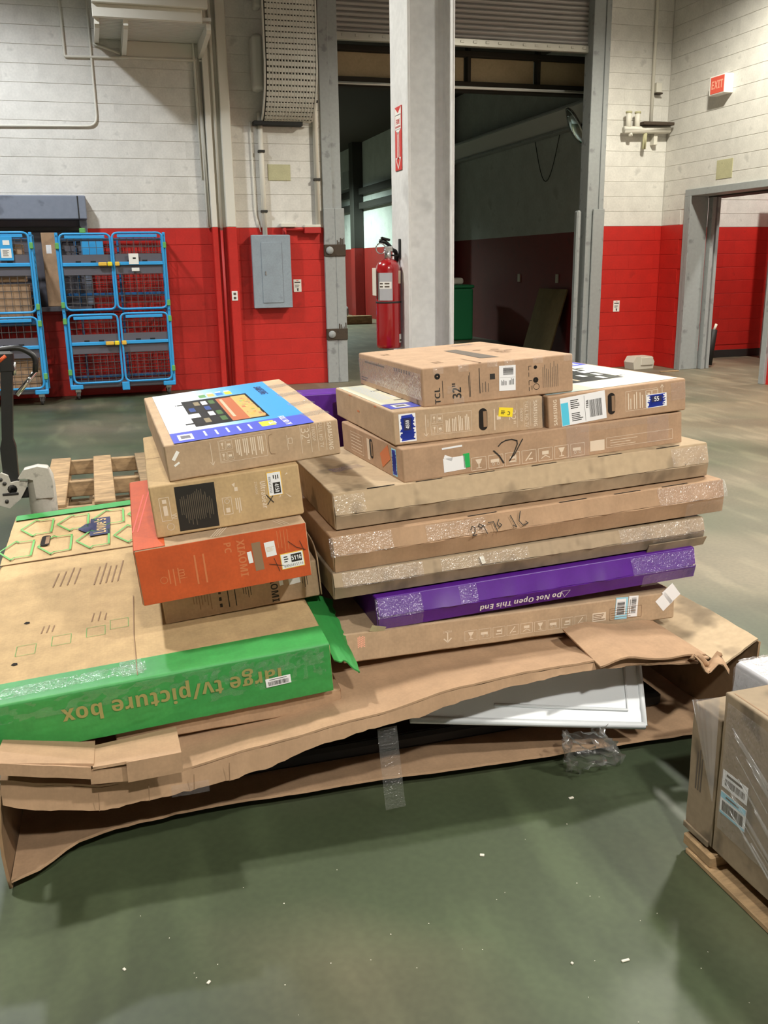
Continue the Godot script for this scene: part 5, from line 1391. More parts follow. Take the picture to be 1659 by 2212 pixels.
	ink(f, M.grey_ink, T, "print", func(k):
		k.lines(0.25, 0.098, 0.3, 0.014, 1, 4, 0); 
		for i in 7: k.rect(0.52 + i * 0.03, 0.10, 0.014, 0.012)
		k.lines(0.08, 0.03, 0.1, 0.02, 2, 4); k.text("TCL", 0.78, 0.012, 0.014, 0, true))
	tape_at(f, T, 0.42, 0.066, 0.82, 0.085, M.wrap, 44, 0.003)
	f = top(T)
	ink(f, M.soft_ink, T, "print", func(k):
		k.text("TCL", 0.10, 0.14, 0.03, 90, true); k.lines(0.2, 0.1, 0.2, 0.02, 1, 2, 90); k.text("LED", 0.40, 0.30, 0.035, 90, true)
		k.text("TCL", 0.055, 0.62, 0.03, 90, true)
		k.ring(0.42, 0.42, 0.014, 0.006); k.ring(0.36, 0.45, 0.012, 0.006); k.ring(0.44, 0.34, 0.012, 0.006); k.rect(0.40, 0.38, 0.04, 0.02))
	ink(f, M.grey_ink, T, "dark_band", func(k): k.poly(PackedVector2Array([V2(0.255, 0.14), V2(0.315, 0.12), V2(0.315, 0.55), V2(0.265, 0.55)])), 0.0007)
	tape_at(f, T, 0.395, 0.71, 0.09, 0.06, M.glossy_tape, 45, 0.001)
	# purple box standing behind
	var P = carton("television_box", "purple box standing upright behind the right stack, only its top corner showing", Transform3D(Basis(Vector3.UP, 0.02), Vector3(1.1, 0.0, -3.72)), 0.72, 1.045, 0.16, M.purple, 0.012, 20)
	# ------------------------------------------------ left stack on the large green and brown box
	var lt = 0.086; var lb = 0.031
	var G = carton("television_box", "large flat brown and green box reading large tv/picture box in upside-down letters", lie(Vector3(-0.452, 0.2965, -2.392), -1.0, 0.066, lb, 1.012, 1.80), 1.012, 0.145, 1.80, M.card_pale, 0.012, 30, 0.012)
	f = front(G)
	var gm := MB.new(true)
	var fn = FastNoiseLite.new(); fn.seed = 77; fn.frequency = 6.0
	var tg = top(G)
	# green sleeve: front face and a strip on the top
	gm.sheet(func(u, v):
		var x = lerp(0.004, 1.008, u)
		if v <= 0.6: return f * Vector3(x, lerp(-0.004, 0.140, v / 0.6), 0.003 + 0.004 * absf(fn.get_noise_2d(x * 1.5, v * 2.0)))
		if v <= 0.7: return f * Vector3(x, 0.140 + 0.0075 * sin((v - 0.6) / 0.1 * PI / 2), 0.004 - 0.010 * (1 - cos((v - 0.6) / 0.1 * PI / 2)))
		return tg * Vector3(x, lerp(0.012, 0.125, (v - 0.7) / 0.3), 0.0018 + 0.003 * absf(fn.get_noise_2d(x * 2.0, v * 3.0)) * minf(1.0, (1.0 - v) * 8.0)), 50, 30, 0.0)
	part("green_sleeve", gm.done(), M.green_print, G)
	ink(f, M.green_text, G, "lettering", func(k): k.text("large tv/picture box", 0.567, 0.080, 0.045, 180, true, 1.0), 0.0064)
	var wl = label_at(f, G, 0.852, 0.062, 0.072, 0.026, 2, M.white_label, "barcode_label")
	wl.position += Vector3(0, 0, 0.0065)
	ink(lf(0.072, 0.026), M.black_ink, wl, "barcode", func(k): k.bars(0.036, 0.010, 0.058, 0.013, 26, 4); k.rect(0.036, 0.0215, 0.05, 0.0016), 0.0003)
	ink(tg, M.soft_ink, G, "fine_print", func(k):
		for i in 4: k.lines(0.22 + i * 0.024, 0.93, 0.20, 0.018, 1, i, 84, 0.25)
		for i in 5: k.lines(0.36 + i * 0.020, 0.90, 0.22, 0.016, 1, i + 5, 84, 0.3)
		for i in 3: k.lines(0.20 + i * 0.016, 0.47, 0.07, 0.012, 1, i + 15, 84, 0.3); k.lines(0.35 + i * 0.02, 0.50, 0.08, 0.012, 1, i + 25, 84, 0.3), 0.0016)
	ink(tg, M.green_line, G, "small_pictures", func(k):
		for q in [[0.16, 0.33], [0.26, 0.36], [0.36, 0.38], [0.43, 0.41]]: k.frame(q[0], q[1], 0.055, 0.07, 0.0015), 0.0016)
	var flap := MB.new(true)
	flap.sheet(func(u, v): return tg * Vector3(lerp(0.004, 1.0, u), lerp(1.15, 1.785, v), 0.004 + 0.006 * absf(fn.get_noise_2d(u * 2.0, v))), 20, 12, 0.003)
	var rear = part("rear_flap", flap.done(), M.card_pale, G)
	ink(tg, M.green_line, G, "house_pattern", func(k):
		for i in 4:
			for j in 2:
				var cx = 0.06 + i * 0.145 + (0.06 if j else 0.0); var cy = 1.295 + j * 0.27
				k.line([V2(cx - 0.075, cy), V2(cx - 0.02, cy + 0.115), V2(cx - 0.01, cy + 0.095), V2(cx + 0.05, cy + 0.095), V2(cx + 0.05, cy - 0.095), V2(cx - 0.01, cy - 0.095), V2(cx - 0.02, cy - 0.115), V2(cx - 0.075, cy)], 0.008), 0.0115)
	ink(tg, M.navy, G, "emblem", func(k):
		k.poly(PackedVector2Array([V2(0.325, 1.33), V2(0.405, 1.33), V2(0.405, 1.57), V2(0.325, 1.57), V2(0.325, 1.51), V2(0.308, 1.51), V2(0.275, 1.45), V2(0.308, 1.39), V2(0.325, 1.39)])), 0.0115)
	ink(tg, M.card_pale, G, "emblem_text", func(k): k.text("Lowe's", 0.366, 1.45, 0.048, 90, true, 0.95), 0.0125)
	ink(tg, M.green_print, G, "rear_band", func(k): k.rect(0.5, 1.745, 0.98, 0.075), 0.0118)
	hand_hole(tg * Transform3D(Basis(), Vector3(0, 0, 0.0105)), G, 0.155, 1.36, 0.035, 0.13)
	ink(tg, M.hole, G, "punched_holes", func(k):
		for q in [[0.146, 0.54], [0.135, 0.24], [0.76, 0.36]]: k.poly(PackedVector2Array([V2(q[0] - 0.009, q[1]), V2(q[0], q[1] - 0.009), V2(q[0] + 0.010, q[1] - 0.004), V2(q[0] + 0.008, q[1] + 0.008), V2(q[0] - 0.002, q[1] + 0.012)])), 0.0016)
	ink(tg, M.soft_ink, G, "fold_line", func(k): k.line([V2(0.475, 0.02), V2(0.472, 0.30), V2(0.478, 0.62)], 0.0022); k.line([V2(0.0, 1.148), V2(1.0, 1.145)], 0.003), 0.0042)
	tape_at(tg, G, 0.46, 0.075, 0.06, 0.10, M.film, 51, 0.003, 4)
	tape_at(tg, G, 0.26, 0.06, 0.48, 0.06, M.tape, 52, 0.003, 2)
	tape_at(f, G, 0.5, 0.115, 0.98, 0.05, M.tape, 53, 0.0035)
	tape_at(f, G, 0.82, 0.09, 0.34, 0.09, M.tape, 54, 0.003, 3)
	# brown lower half showing under the green
	var Gl = carton("carton_tray", "brown tray half under the green front of the large picture box", lie(Vector3(-0.06, 0.268, -2.405), -1.0, 0.03, 0.02, 0.645, 0.9), 0.645, 0.062, 0.9, M.card_warm, 0.006, 31)
	# loose green side flap at its right end
	var gf := MB.new(true)
	gf.sheet(func(u, v):
		var a = Vector3(0.562, 0.503, -2.78).lerp(Vector3(0.557, 0.455, -2.365), u)
		var b = Vector3(0.650, 0.482, -2.78).lerp(Vector3(0.628, 0.432, -2.35), u)
		var w = fn.get_noise_2d(u * 3.0, v * 2.0) * 0.012
		return a.lerp(b, v) + Vector3(w * v, 0.008 * sin(PI * v) - 0.02 * v * v * u, w * 0.6 + 0.012 * sin(v * 9.0) * u * u), 16, 10, 0.004)
	part("side_flap", gf.done(), M.green_print, G, G.transform.affine_inverse())
	var K = carton("monitor_box", "brown monitor box with black print lowest of the left stack of four", lie(Vector3(0.112, 0.4885, -2.712), -1.5, lt, lb, 0.488, 0.78), 0.488, 0.1225, 0.78, M.card, 0.006, 32)
	f = front(K)
	ink(f, M.black_ink, K, "print", func(k):
		k.text("XIAOMI", 0.345, 0.065, 0.022, -90, true); k.text("PC", 0.305, 0.09, 0.014, -90)
		for x in [0.20, 0.222]: k.rect(x, 0.06, 0.003, 0.08)
		for i in 4: k.rect(0.175, 0.03 + i * 0.022, 0.008, 0.012)
		k.lines(0.26, 0.07, 0.08, 0.03, 4, 3, -90, 0.25)
		k.lines(0.44, 0.07, 0.09, 0.03, 4, 8, -90, 0.25))
	ink(f, M.soft_ink, K, "fine_print", func(k): k.lines(0.12, 0.06, 0.08, 0.06, 7, 12, -90, 0.3))
	label_at(f, K, 0.410, 0.085, 0.036, 0.056, 4, M.white_label); label_at(f, K, 0.368, 0.082, 0.012, 0.045, 4, M.white_label)
	var kf := MB.new(true)
	kf.sheet(func(u, v): return Vector3(0.246 + 0.012 * sin(PI * v) + 0.01 * u * v, lerp(0.004, 0.13, u), lerp(0.392, 0.02, v)), 4, 12, 0.004)
	part("side_flap", kf.done(), M.card, K)
	var O = carton("monitor_box", "bright orange monitor box with number sticker 5116", lie(Vector3(0.048, 0.605, -2.578), -1.4, lt, lb, 0.500, 0.79), 0.500, 0.172, 0.79, M.card, 0.004, 33)
	var ob := MB.new()
	f = front(O)
	# orange print on the front and a broad band along the left of the top
	var of := MB.new()
	of.box(f * Vector3(0.25, 0.086, 0.0006), Vector3(0.494, 0.166, 0.0012), 0.0004)
	of.box(top(O) * Vector3(0.045, 0.39, 0.0004), Vector3(0.088, 0.0012, 0.774), 0.0004)
	of.box(left(O) * Vector3(0.395, 0.086, 0.0006), Vector3(0.0012, 0.164, 0.776), 0.0004)
	part("orange_print", of.done(), M.orange, O)
	ink(f, M.orange_ink, O, "print", func(k):
		k.text("XIAOMI", 0.300, 0.095, 0.022, -90, true); k.text("PC", 0.262, 0.135, 0.02, -90, true)
		for x in [0.165, 0.190]: k.rect(x, 0.085, 0.005, 0.09)
		k.lines(0.10, 0.07, 0.06, 0.04, 3, 3, -90, 0.25); k.lines(0.425, 0.12, 0.08, 0.04, 4, 8, -90, 0.2); k.ring(0.07, 0.07, 0.01, 0.002)
		k.text("mi", 0.125, 0.08, 0.02, -90), 0.0016)
	ink(f, M.soft_ink, O, "brown_bar", func(k): k.rect(0.346, 0.092, 0.026, 0.088, 2), 0.0016)
	label_at(f * Transform3D(Basis(), Vector3(0, 0, 0.0012)), O, 0.323, 0.093, 0.013, 0.036, 4, M.white_label)
	var wl2 = label_at(f * Transform3D(Basis(), Vector3(0, 0, 0.0012)), O, 0.385, 0.108, 0.031, 0.046, 4, M.white_label)
	ink(lf(0.031, 0.046), M.pale_ink, wl2, "print", func(k): k.lines(0.016, 0.023, 0.026, 0.016, 4, 4), 0.0003)
	number_sticker(f * Transform3D(Basis(), Vector3(0, 0, 0.0014)), O, 0.446, 0.062, 0.070, 0.050, 2, "5116", "BRN3415116")
	ink(f, M.black_ink, O, "marker_cross", func(k): k.line([V2(0.440, 0.122), V2(0.462, 0.100), V2(0.488, 0.088)], 0.0016); k.line([V2(0.474, 0.118), V2(0.484, 0.086)], 0.0016), 0.0034)
	ink(f, M.black_ink, O, "marker_cross", func(k): k.line([V2(0.376, 0.062), V2(0.418, 0.050)], 0.0016); k.line([V2(0.392, 0.078), V2(0.405, 0.034)], 0.0016), 0.0034)
	ink(top(O), M.exit_red, O, "top_print", func(k): k.lines(0.035, 0.42, 0.5, 0.03, 2, 5, 84, 0.3), 0.0014)
	for i in 4: ink(top(O), M.pale_ink, O, "tape_line", func(k): k.line([V2(0.22 + i * 0.008, 0.01), V2(0.26 + i * 0.008, 0.10)], 0.003))
	for i in 3: ink(top(O), M.pale_ink, O, "tape_line", func(k): k.line([V2(0.43 + i * 0.01, 0.01), V2(0.41 + i * 0.01, 0.06)], 0.002))
	var U = carton("monitor_box", "brown monitor box with a black ventilation style panel and number sticker 4150", lie(Vector3(0.104, 0.7865, -2.640), -1.7, lt, lb, 0.440, 0.70), 0.440, 0.1585, 0.70, M.card_pale, 0.004, 34)
	f = front(U)
	ink(f, M.print_black, U, "black_panel", func(k): k.rect(0.128, 0.078, 0.115, 0.135, -1))
	ink(f, M.panel_ink, U, "panel_bars", func(k):
		var rn = RandomNumberGenerator.new(); rn.seed = 5
		for i in 17:
			var h = 0.045 + 0.05 * sin(PI * (i + 0.5) / 17.0) * rn.randf_range(0.6, 1.1)
			k.rect(0.083 + i * 0.0056, 0.078 + rn.randf_range(-0.01, 0.01), 0.0026, h, -1), 0.0012)
	ink(f, M.pale_ink, U, "symbols", func(k):
		k.frame(0.038, 0.085, 0.028, 0.07, 0.0016); k.rect(0.038, 0.108, 0.012, 0.012); k.rect(0.038, 0.08, 0.012, 0.03); k.ring(0.045, 0.03, 0.010, 0.0018); k.text("W", 0.06, 0.06, 0.014, -90)
		k.frame(0.216, 0.065, 0.026, 0.052, 0.0016); k.ring(0.216, 0.08, 0.007, 0.002); k.rect(0.216, 0.052, 0.012, 0.014)
		k.poly(PackedVector2Array([V2(0.236, 0.128), V2(0.246, 0.132), V2(0.243, 0.118)])); k.rect(0.247, 0.112, 0.01, 0.012); k.lines(0.248, 0.06, 0.05, 0.018, 3, 5, -90, 0.5)
		k.text("UltraGear", 0.326, 0.082, 0.015, -90, true, 0.85); k.text("27G60GC", 0.306, 0.105, 0.007, -90)
		k.poly(PackedVector2Array([V2(0.395, 0.132), V2(0.402, 0.139), V2(0.404, 0.134)])); k.poly(PackedVector2Array([V2(0.372, 0.072), V2(0.378, 0.074), V2(0.372, 0.064)])); k.poly(PackedVector2Array([V2(0.39, 0.076), V2(0.408, 0.062), V2(0.402, 0.062)])))
	number_sticker(f, U, 0.362, 0.110, 0.074, 0.044, -90, "4150", "BRN3414150")
	ink(f, M.black_ink, U, "marker_cross", func(k): k.line([V2(0.333, 0.080), V2(0.352, 0.054)], 0.0024); k.line([V2(0.352, 0.074), V2(0.334, 0.050)], 0.0024), 0.0016)
	ink(top(U), M.soft_ink, U, "seam", func(k): k.line([V2(0.0, 0.35), V2(0.44, 0.35)], 0.002))
	var S = carton("television_box", "brown 32 inch television box with a blue printed top on the left stack", lie(Vector3(0.152, 0.9505, -2.646), 0.7, lt, lb, 0.5185, 0.86), 0.5185, 0.110, 0.86, M.card, 0.004, 35)
	f = front(S)
	ink(f, M.pale_ink, S, "print", func(k):
		k.text("SAMSUNG", 0.490, 0.062, 0.013, -90, true); k.text("FULL HD TV", 0.462, 0.070, 0.011, -90); k.text("F6000F", 0.440, 0.076, 0.010, -90); k.text("32\"", 0.414, 0.074, 0.024, -90)
		for x in [0.476, 0.451, 0.430, 0.400]: k.rect(x, 0.064, 0.0012, 0.085)
		k.rect(0.358, 0.062, 0.0012, 0.045); k.frame(0.367, 0.066, 0.012, 0.016, 0.0016)
		k.frame(0.225, 0.066, 0.14, 0.066, 0.001)
		icons(k, 0.176, 0.083, 0.04, 0.026, 2, 1); icons(k, 0.176, 0.050, 0.04, 0.026, 2, 4)
		for i in 4: k.lines(0.212 + i * 0.022, 0.066, 0.058, 0.017, 3, i + 2, -90, 0.6)
		k.line([V2(0.132, 0.098), V2(0.132, 0.032)], 0.0016); k.line([V2(0.126, 0.04), V2(0.132, 0.03), V2(0.138, 0.04)], 0.0018))
	ink(f, M.soft_ink, S, "hand_hole_outline", func(k): k.line([V2(0.315, 0.095), V2(0.305, 0.092), V2(0.302, 0.08), V2(0.302, 0.045), V2(0.306, 0.036), V2(0.318, 0.034)], 0.0018))
	label_at(f, S, 0.030, 0.075, 0.010, 0.03, -35, M.white, "torn_tape"); label_at(f, S, 0.030, 0.05, 0.006, 0.018, -60, M.white, "torn_tape")
	sheet_print(S, 0.06, 0.86, 0.0, 0.985, tv_print(5))
	tg = top(S)
	ink(tg, M.navy, S, "brand_print", func(k): k.text("SAMSUNG", 0.405, 0.66, 0.026, -90, true), 0.0014)
	ink(tg, M.white_label, S, "model_print", func(k): k.text("FULL HD TV", 0.375, 0.09, 0.018, -90, true); k.text("32", 0.335, 0.08, 0.022, -90, true), 0.0014)
	for i in 4:
		tape_at(tg, S, 0.475, 0.12 + i * 0.19, 0.08, 0.06, M.film, 60 + i, 0.0022, 10)

func curve(pts: Array, x: float) -> float:
	# piecewise smooth height through [x, y] pairs
	if x <= pts[0][0]: return pts[0][1]
	for k in range(1, pts.size()):
		if x <= pts[k][0]:
			var t = (x - pts[k - 1][0]) / (pts[k][0] - pts[k - 1][0])
			t = lerp(t, t * t * (3 - 2 * t), 0.6)
			return lerp(pts[k - 1][1], pts[k][1], t)
	return pts[-1][1]

func base_carton():
	var fn = FastNoiseLite.new(); fn.seed = 101; fn.frequency = 4.0
	var t = thing("large_carton", "huge crushed open brown carton lying under both stacks", "carton", Transform3D(Basis(), Vector3(0.8, 0, -2.9)))
	var I = Transform3D(Basis(), Vector3(-0.8, 0, 2.9))
	var zf = [[-0.36, -2.20], [-0.30, -2.225], [-0.17, -2.335], [-0.07, -2.365], [0.15, -2.385], [0.6, -2.37], [1.24, -2.33], [1.93, -2.30]]
	# floor of the carton with its front edge lifted
	var m := MB.new(true)
	m.sheet(func(u, v):
		var x = lerp(-0.345, 1.94, u)
		var z0 = curve(zf, x) + 0.004 * fn.get_noise_2d(x * 8.0, 3.0)
		var z = lerp(z0, -3.52, v)
		return Vector3(x, lerp(0.046, 0.016, minf(1.0, v * 4.0)) + 0.004 * fn.get_noise_2d(x * 2.0, z * 2.0), z), 70, 16, 0.008)
	part("bottom_panel", m.done(), M.card_warm, t, I)
	m = MB.new(true)
	m.sheet(func(u, v): return Vector3(-0.345 - 0.010 * sin(v * 3.0) + 0.004 * fn.get_noise_2d(u * 3.0, v), lerp(0.016, 0.262 - 0.02 * u, v), lerp(-2.215 - 0.03 * v, -3.52, u)), 14, 8, 0.008)
	part("left_panel", m.done(), M.card_old, t, I)
	m = MB.new(true)
	m.sheet(func(u, v): return Vector3(1.94 + 0.012 * v * v + 0.004 * fn.get_noise_2d(u * 3.0, v + 4.0), lerp(0.018, 0.352 + 0.01 * sin(u * 5.0), v), lerp(-2.27, -3.52, u)), 14, 8, 0.008)
	part("right_panel", m.done(), M.card_old, t, I)
	part("back_panel", bx2(Vector3(-0.34, 0.018, -3.53), Vector3(1.94, 0.26, -3.52)), M.card_old, t, I)
	# inward folded flap along the right panel
	m = MB.new(true)
	m.sheet(func(u, v):
		var a = Vector3(1.945, 0.356 + 0.008 * sin(u * 6.0), lerp(-2.275, -3.1, u))
		var b = Vector3(1.775 - 0.03 * u, 0.305 + 0.012 * sin(u * 4.0 + 1.0), lerp(-2.22, -3.1, u))
		return b.lerp(a, v) + Vector3(0, 0.006 * fn.get_noise_2d(u * 5.0, v * 3.0), 0), 16, 8, 0.007)
	part("right_flap", m.done(), M.card_tan, t, I)
	# sagging lid sheet
	var fold = [[-0.36, 0.312], [-0.22, 0.275], [-0.10, 0.247], [0.10, 0.255], [0.31, 0.286], [0.63, 0.324], [0.91, 0.371], [1.13, 0.386], [1.38, 0.388], [1.62, 0.352], [1.75, 0.336]]
	var low = [[-0.36, 0.244], [-0.24, 0.205], [-0.10, 0.180], [0.02, 0.186], [0.21, 0.202], [0.335, 0.222], [0.49, 0.266], [0.63, 0.287], [0.77, 0.301], [0.91, 0.331], [1.06, 0.351], [1.28, 0.364], [1.49, 0.356], [1.74, 0.330]]
	var deep = [[-0.36, 0.285], [-0.1, 0.262], [0.3, 0.272], [0.62, 0.318], [0.9, 0.338], [1.3, 0.342], [1.75, 0.335]]
	m = MB.new(true)
	m.sheet(func(u, v):
		var x = lerp(-0.345, 1.745, u)
		var z = -2.25 - 1.2 * v
		var k = smoothstep(0.0, 0.22, v)
		return Vector3(x, lerp(curve(fold, x), curve(deep, x) - 0.006, k) + 0.003 * fn.get_noise_2d(x * 3.0, z * 3.0) * (1 - k), z), 80, 20, 0.006)
	var lid = part("lid_panel", m.done(), M.card_warm, t, I)
	m = MB.new(true)
	m.sheet(func(u, v):
		var x = lerp(-0.345, 1.70, u)
		var e = 0.004 * fn.get_noise_2d(x * 14.0, 1.0) + 0.004 * fn.get_noise_2d(x * 3.0, 8.0)
		return Vector3(x, lerp(curve(low, x) + e, curve(fold, x) - 0.007, v), -2.238 - 0.012 * v + 0.006 * fn.get_noise_2d(x * 4.0, 5.0)), 110, 3, 0.007)
	part("lid_front_strip", m.done(), M.card_warm, t, I)
	ink(Transform3D(Basis(), Vector3(0, 0, -2.2275)), M.soft_ink, t, "crease_lines", func(k):
		for x in [-0.115, 0.012, 0.13, 0.225]: k.line([V2(x, curve(low, x) + 0.005), V2(x + 0.002, curve(fold, x) - 0.012)], 0.002)).transform = I
	# second layer along the right end
	m = MB.new(true)
	m.sheet(func(u, v):
		var x = lerp(1.33 + 0.03 * v, 1.72, u)
		return Vector3(x, curve(fold, x) + 0.018 * smoothstep(0.0, 0.3, u) + 0.004 * sin(u * 9.0), lerp(-2.205, -2.50, v) - 0.03 * u), 16, 6, 0.006)
	part("loose_layer", m.done(), M.card_warm, lid)
	m = MB.new(true)
	m.sheet(func(u, v): return Vector3(1.66 + 0.10 * u, 0.350 + 0.02 * sin(u * 7.0 + v * 3.0) - 0.03 * v * u, -2.23 + 0.05 * v + 0.012 * sin(v * 9.0)), 8, 6, 0.005)
	part("crumpled_tip", m.done(), M.card_warm, lid)
	# torn flaps at left
	m = MB.new(true)
	m.sheet(func(u, v): return Vector3(lerp(-0.345, -0.115, u), lerp(0.390, 0.350, v) - 0.050 * u, lerp(-2.19, -2.39, v) - 0.01 * u), 8, 4, 0.007)
	part("torn_flap", m.done(), M.card_warm, lid)
	m = MB.new(true)
	m.sheet(func(u, v): return Vector3(lerp(-0.345, -0.122, u), lerp(0.358, 0.391, v) - 0.055 * u, -2.188 + 0.004 * fn.get_noise_2d(u * 3.0, 2.0)), 8, 3, 0.006)
	part("torn_flap_edge", m.done(), M.card_warm, lid)
	m = MB.new(true)
	m.sheet(func(u, v): return Vector3(lerp(-0.118, 0.102, u), lerp(0.338, 0.306, v) + 0.004 * u + 0.014 * u * v, lerp(-2.185, -2.36, v)), 8, 4, 0.007)
	part("torn_flap", m.done(), M.card_warm, lid)
	m = MB.new(true)
	m.sheet(func(u, v): return Vector3(lerp(-0.036, 0.102, u), lerp(0.283, 0.340, v) + 0.004 * u, -2.178), 6, 3, 0.006)
	part("torn_flap_edge", m.done(), M.card_warm, lid)
	m = MB.new(true)
	m.sheet(func(u, v): return Vector3(lerp(-0.126, -0.034, u), lerp(0.288, 0.328, v) - 0.008 * u, -2.19), 4, 2, 0.006)
	part("torn_flap_edge", m.done(), M.card_warm, lid)
	tape_at(Transform3D(Basis(), Vector3(0, 0, -2.232)), t, 0.10, 0.20, 0.10, 0.035, M.glossy_tape, 71, 0.002).transform = I * Transform3D(Basis(), Vector3(0.12, 0.205, -2.231))
	tape_at(Transform3D(), t, 0, 0, 0.06, 0.24, M.film, 72, 0.003).transform = I * Transform3D(Basis.from_euler(Vector3(-0.22, 0, 0.03)), Vector3(0.69, 0.145, -2.255))
	# black television lying inside and the pale panel that sticks out
	var tv = thing("flat_television", "black flat television lying inside the crushed carton", "television", Transform3D(Basis(), Vector3(0.78, 0.028, -2.95)))
	part("cabinet", bx2(Vector3(-1.0, 0, -0.45), Vector3(1.0, 0.05, 0.42), 0.012), M.black, tv)
	part("screen", bx2(Vector3(-0.985, 0.05, -0.435), Vector3(0.985, 0.054, 0.405), 0.002), M.black_gloss, tv)
	var a = Vector3(1.549, 0.120, -2.29); var b = Vector3(1.600, 0.268, -2.42); var c2 = Vector3(0.797, 0.215, -2.40)
	var pn = thing("plastic_tray", "white moulded plastic panel sticking out of the crushed carton", "panel", Transform3D(Basis(), Vector3(1.2, 0.09, -2.4)))
	var TP = Transform3D(Basis(), -Vector3(1.2, 0.09, -2.4))
	m = MB.new(true)
	m.sheet(func(u, v): return c2.lerp(a, u) + (b - a) * v * (0.25 + 0.75 * u) + Vector3(0, 0.003 * sin(v * 20.0) * smoothstep(0.5, 0.9, u), 0), 24, 8, 0.006)
	part("panel_sheet", m.done(), M.white_plastic, pn, TP)
	m = MB.new(true)
	m.tube([c2 + Vector3(0, -0.006, 0.004), a + Vector3(0, -0.006, 0.004)], 0.012, 8)
	m.tube([a + Vector3(0.0, -0.006, 0.004), b + Vector3(0.0, 0.0, 0)], 0.010, 8)
	part("rim", m.done(), M.white_plastic, pn, TP)
	m = MB.new(true)
	m.tube([c2.lerp(a, 0.35) + (b - a) * 0.22 + Vector3(0, 0.003, 0.002), c2.lerp(a, 0.93) + (b - a) * 0.20 + Vector3(0, 0.003, 0.002), c2.lerp(a, 0.93) + (b - a) * 0.9 + Vector3(0, 0.003, 0.002)], 0.005, 6)
	part("ridge", m.done(), M.white_plastic, pn, TP)
	# crumpled clear wrap hanging from it
	m = MB.new(true)
	var fc = FastNoiseLite.new(); fc.seed = 9; fc.frequency = 16.0
	m.sheet(func(u, v):
		var an = lerp(-2.6, 2.2, u)
		var r = 0.055 + 0.03 * fc.get_noise_2d(u * 2.0, v * 2.0)
		var cc = Vector3(1.335 + 0.05 * (v - 0.4) + 0.03 * sin(an) * (0.6 + v), 0.155 - 0.13 * v, -2.262)
		return cc + Vector3(r * 0.8 * sin(an) + 0.03 * fc.get_noise_2d(u, v * 3.0 + 7.0), 0.03 * fc.get_noise_2d(u * 3.0, v * 3.0) + r * 0.35 * cos(an * 1.3), 0.05 * cos(an) + 0.03 * fc.get_noise_2d(u * 3.0 + 5.0, v * 2.0)), 22, 12, 0.0)
	var cw := single("crumpled_wrap", m.done(), M.film, "crumpled clear plastic wrap hanging below the white panel", "plastic wrap")

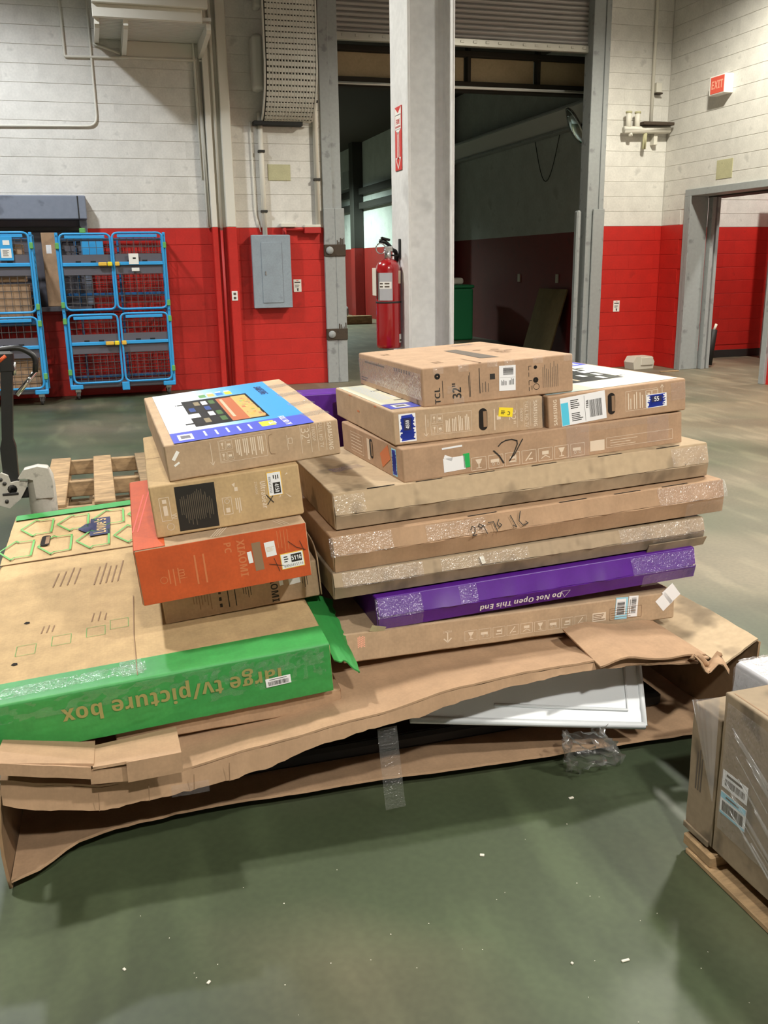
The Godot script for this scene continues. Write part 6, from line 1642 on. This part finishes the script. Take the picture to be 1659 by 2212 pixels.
func near_right():
	# pallet with wrapped cartons at the right edge
	var px = 1.4
	var t = thing("wooden_pallet", "wooden pallet under the wrapped cartons at the right edge", "pallet", Transform3D(Basis(), Vector3(px + 0.565, 0, -1.32)))
	for k in 3:
		var x = lerp(-0.53, 0.53, k / 2.0)
		for z in [-0.46, 0.0, 0.46]:
			part("block", bx(Vector3(x, 0.034, z), Vector3(0.09, 0.034, 0.12), 0.004), M.wood, t)
		part("bottom_board", bx(Vector3(x, 0.009, 0), Vector3(0.10, 0.017, 1.0), 0.003), M.wood, t)
	for k in 5:
		part("deck_board", bx(Vector3(0, 0.058, lerp(-0.45, 0.45, k / 4.0)), Vector3(1.05, 0.014, 0.1), 0.003), M.wood, t)
	var B = carton("carton", "tall stretch-wrapped brown carton with two white labels at the right edge", Transform3D(Basis(), Vector3(px + 0.45, 0.066, -1.285)), 0.90, 0.450, 0.90, M.card_dark, 0.008, 81)
	var f = left(B)
	var l1 = label_at(f, B, 0.068, 0.222, 0.095, 0.048, 0, M.white_label, "barcode_label")
	ink(lf(0.095, 0.048), M.grey_ink, l1, "print", func(k): k.rect(0.045, 0.038, 0.06, 0.007); k.bars(0.048, 0.018, 0.076, 0.018, 20, 3), 0.0003)
	var l2 = label_at(f, B, 0.068, 0.155, 0.097, 0.062, 0, M.white_label, "barcode_label")
	ink(lf(0.097, 0.062), M.pale_blue, l2, "band", func(k): k.rect(0.048, 0.052, 0.094, 0.016); k.rect(0.048, 0.004, 0.094, 0.006), 0.0003)
	ink(lf(0.097, 0.062), M.grey_ink, l2, "print", func(k): k.bars(0.048, 0.024, 0.08, 0.028, 22, 4); k.rect(0.045, 0.052, 0.05, 0.005), 0.0007)
	ink(top(B), M.soft_ink, B, "seam", func(k): k.line([V2(0.012, 0.012), V2(0.014, 0.88)], 0.004))
	var fn = FastNoiseLite.new(); fn.seed = 31; fn.frequency = 9.0
	var m := MB.new(true)
	# stretch film with diagonal folds
	m.sheet(func(u, v):
		var d = (v * 1.0 + u * 0.55) * 26.0
		var r = 0.005 + 0.004 * maxf(0.0, sin(d + 3.0 * fn.get_noise_2d(u * 0.6, v * 0.6))) * smoothstep(0.1, 0.5, u) + 0.002 * fn.get_noise_2d(u * 2.0, v * 4.0)
		return f * Vector3(lerp(0.02, 0.9, u), lerp(0.08, 0.43, v) - 0.03 * u, r), 50, 60, 0.0)
	part("stretch_film", m.done(), M.wrap, B)
	m = MB.new(true)
	var rs = RandomNumberGenerator.new(); rs.seed = 6
	for k in 18:
		var q = rs.randf()
		var x0 = 0.03 + 0.12 * rs.randf(); var ln = rs.randf_range(0.12, 0.4)
		var y0 = 0.40 - 0.22 * q - x0 * 0.55 if k < 20 else 0.12 + 0.03 * (k - 20) - x0 * 0.3
		var pts = []
		for j in 9:
			var u = j / 8.0
			pts.append(f * Vector3(x0 + ln * u, y0 - ln * 0.6 * u + 0.004 * sin(u * 3.0 + q * 6.0), 0.0045))
		m.tube(pts, rs.randf_range(0.0012, 0.003), 8)
	part("film_folds", m.done(), M.strand, B)
	var Cc = carton("carton", "lower stretch-wrapped brown carton at the back corner of the right pallet", Transform3D(Basis(), Vector3(px + 0.45, 0.066, -1.794)), 0.90, 0.368, 0.117, M.card_dark, 0.008, 82)
	part("bottom_lip", bx2(Vector3(-0.456, -0.002, -0.056), Vector3(-0.45, 0.016, 0.05), 0.002), M.card_dark, Cc)
	ink(left(Cc), M.grey_ink, Cc, "stains", func(k): k.lines(0.045, 0.2, 0.14, 0.03, 3, 8, 90, 0.5))
	m = MB.new(true)
	m.sheet(func(u, v):
		var p0 = Vector3(px - 0.006, 0.438, -1.852).lerp(Vector3(px - 0.008, 0.500, -1.738), u)
		var p1 = Vector3(px - 0.006, 0.205, -1.742)
		var p = p0.lerp(p1 + Vector3(0, 0, 0.004 * u), v)
		return p + Vector3(-0.008 * sin(u * PI) * (1.0 - v) - 0.003 * absf(sin(u * 14.0)) * (1 - v), 0, 0), 16, 16, 0.0)
	single("wrap_web", m.done(), M.web, "web of clear stretch film stretched between the two cartons on the right pallet", "plastic wrap")
	var W = carton("wrapped_item", "grey item in shiny clear wrap standing behind the right pallet", Transform3D(Basis(), Vector3(2.06, 0.0, -1.99)), 0.66, 0.385, 0.258, M.label_grey, 0.01, 83, 0.012)
	tape_at(front(W), W, 0.33, 0.19, 0.64, 0.36, M.wrap, 84, 0.006, 0, "clear_wrap")
	tape_at(top(W), W, 0.33, 0.13, 0.64, 0.24, M.wrap, 85, 0.006, 0, "clear_wrap")
	tape_at(left(W), W, 0.13, 0.19, 0.24, 0.36, M.wrap, 86, 0.005, 0, "clear_wrap")

func small_things():
	var rn = RandomNumberGenerator.new(); rn.seed = 12
	var m := MB.new()
	for q in [[0.86, -1.98, 0.012, 0.009], [0.31, -1.42, 0.006, 0.028], [1.02, -1.52, 0.02, 0.006], [0.10, -1.75, 0.01, 0.006], [-0.08, -1.85, 0.008, 0.006], [0.5, -1.46, 0.006, 0.006], [0.19, -1.36, 0.006, 0.005], [0.17, -1.45, 0.014, 0.01], [1.22, -2.15, 0.016, 0.008], [0.9, -1.55, 0.006, 0.006], [-0.16, -6.7, 0.05, 0.03], [2.9, -7.6, 0.05, 0.02], [2.5, -9.6, 0.08, 0.05]]:
		m.box(Vector3(q[0], 0.002, q[1]), Vector3(q[2], 0.004, q[3]), 0.001, Basis(Vector3.UP, rn.randf() * 3.0))
	for k in 60:
		m.box(Vector3(rn.randf_range(-0.6, 1.3), 0.001, rn.randf_range(-2.1, -1.1)), Vector3(rn.randf_range(0.001, 0.003), 0.001, rn.randf_range(0.001, 0.003)), 0.0, Basis(Vector3.UP, rn.randf() * 3.0))
	var o = single("paper_scraps", m.done(), M.foam, "tiny white paper scraps scattered over the green floor", "litter")
	o.set_meta("kind", "stuff")
	single("wood_splinter", bx(Vector3(7.75, 0.008, -11.4), Vector3(0.3, 0.016, 0.05), 0.004), M.wood, "pale wood strip lying on the floor beside the foam block", "wood")
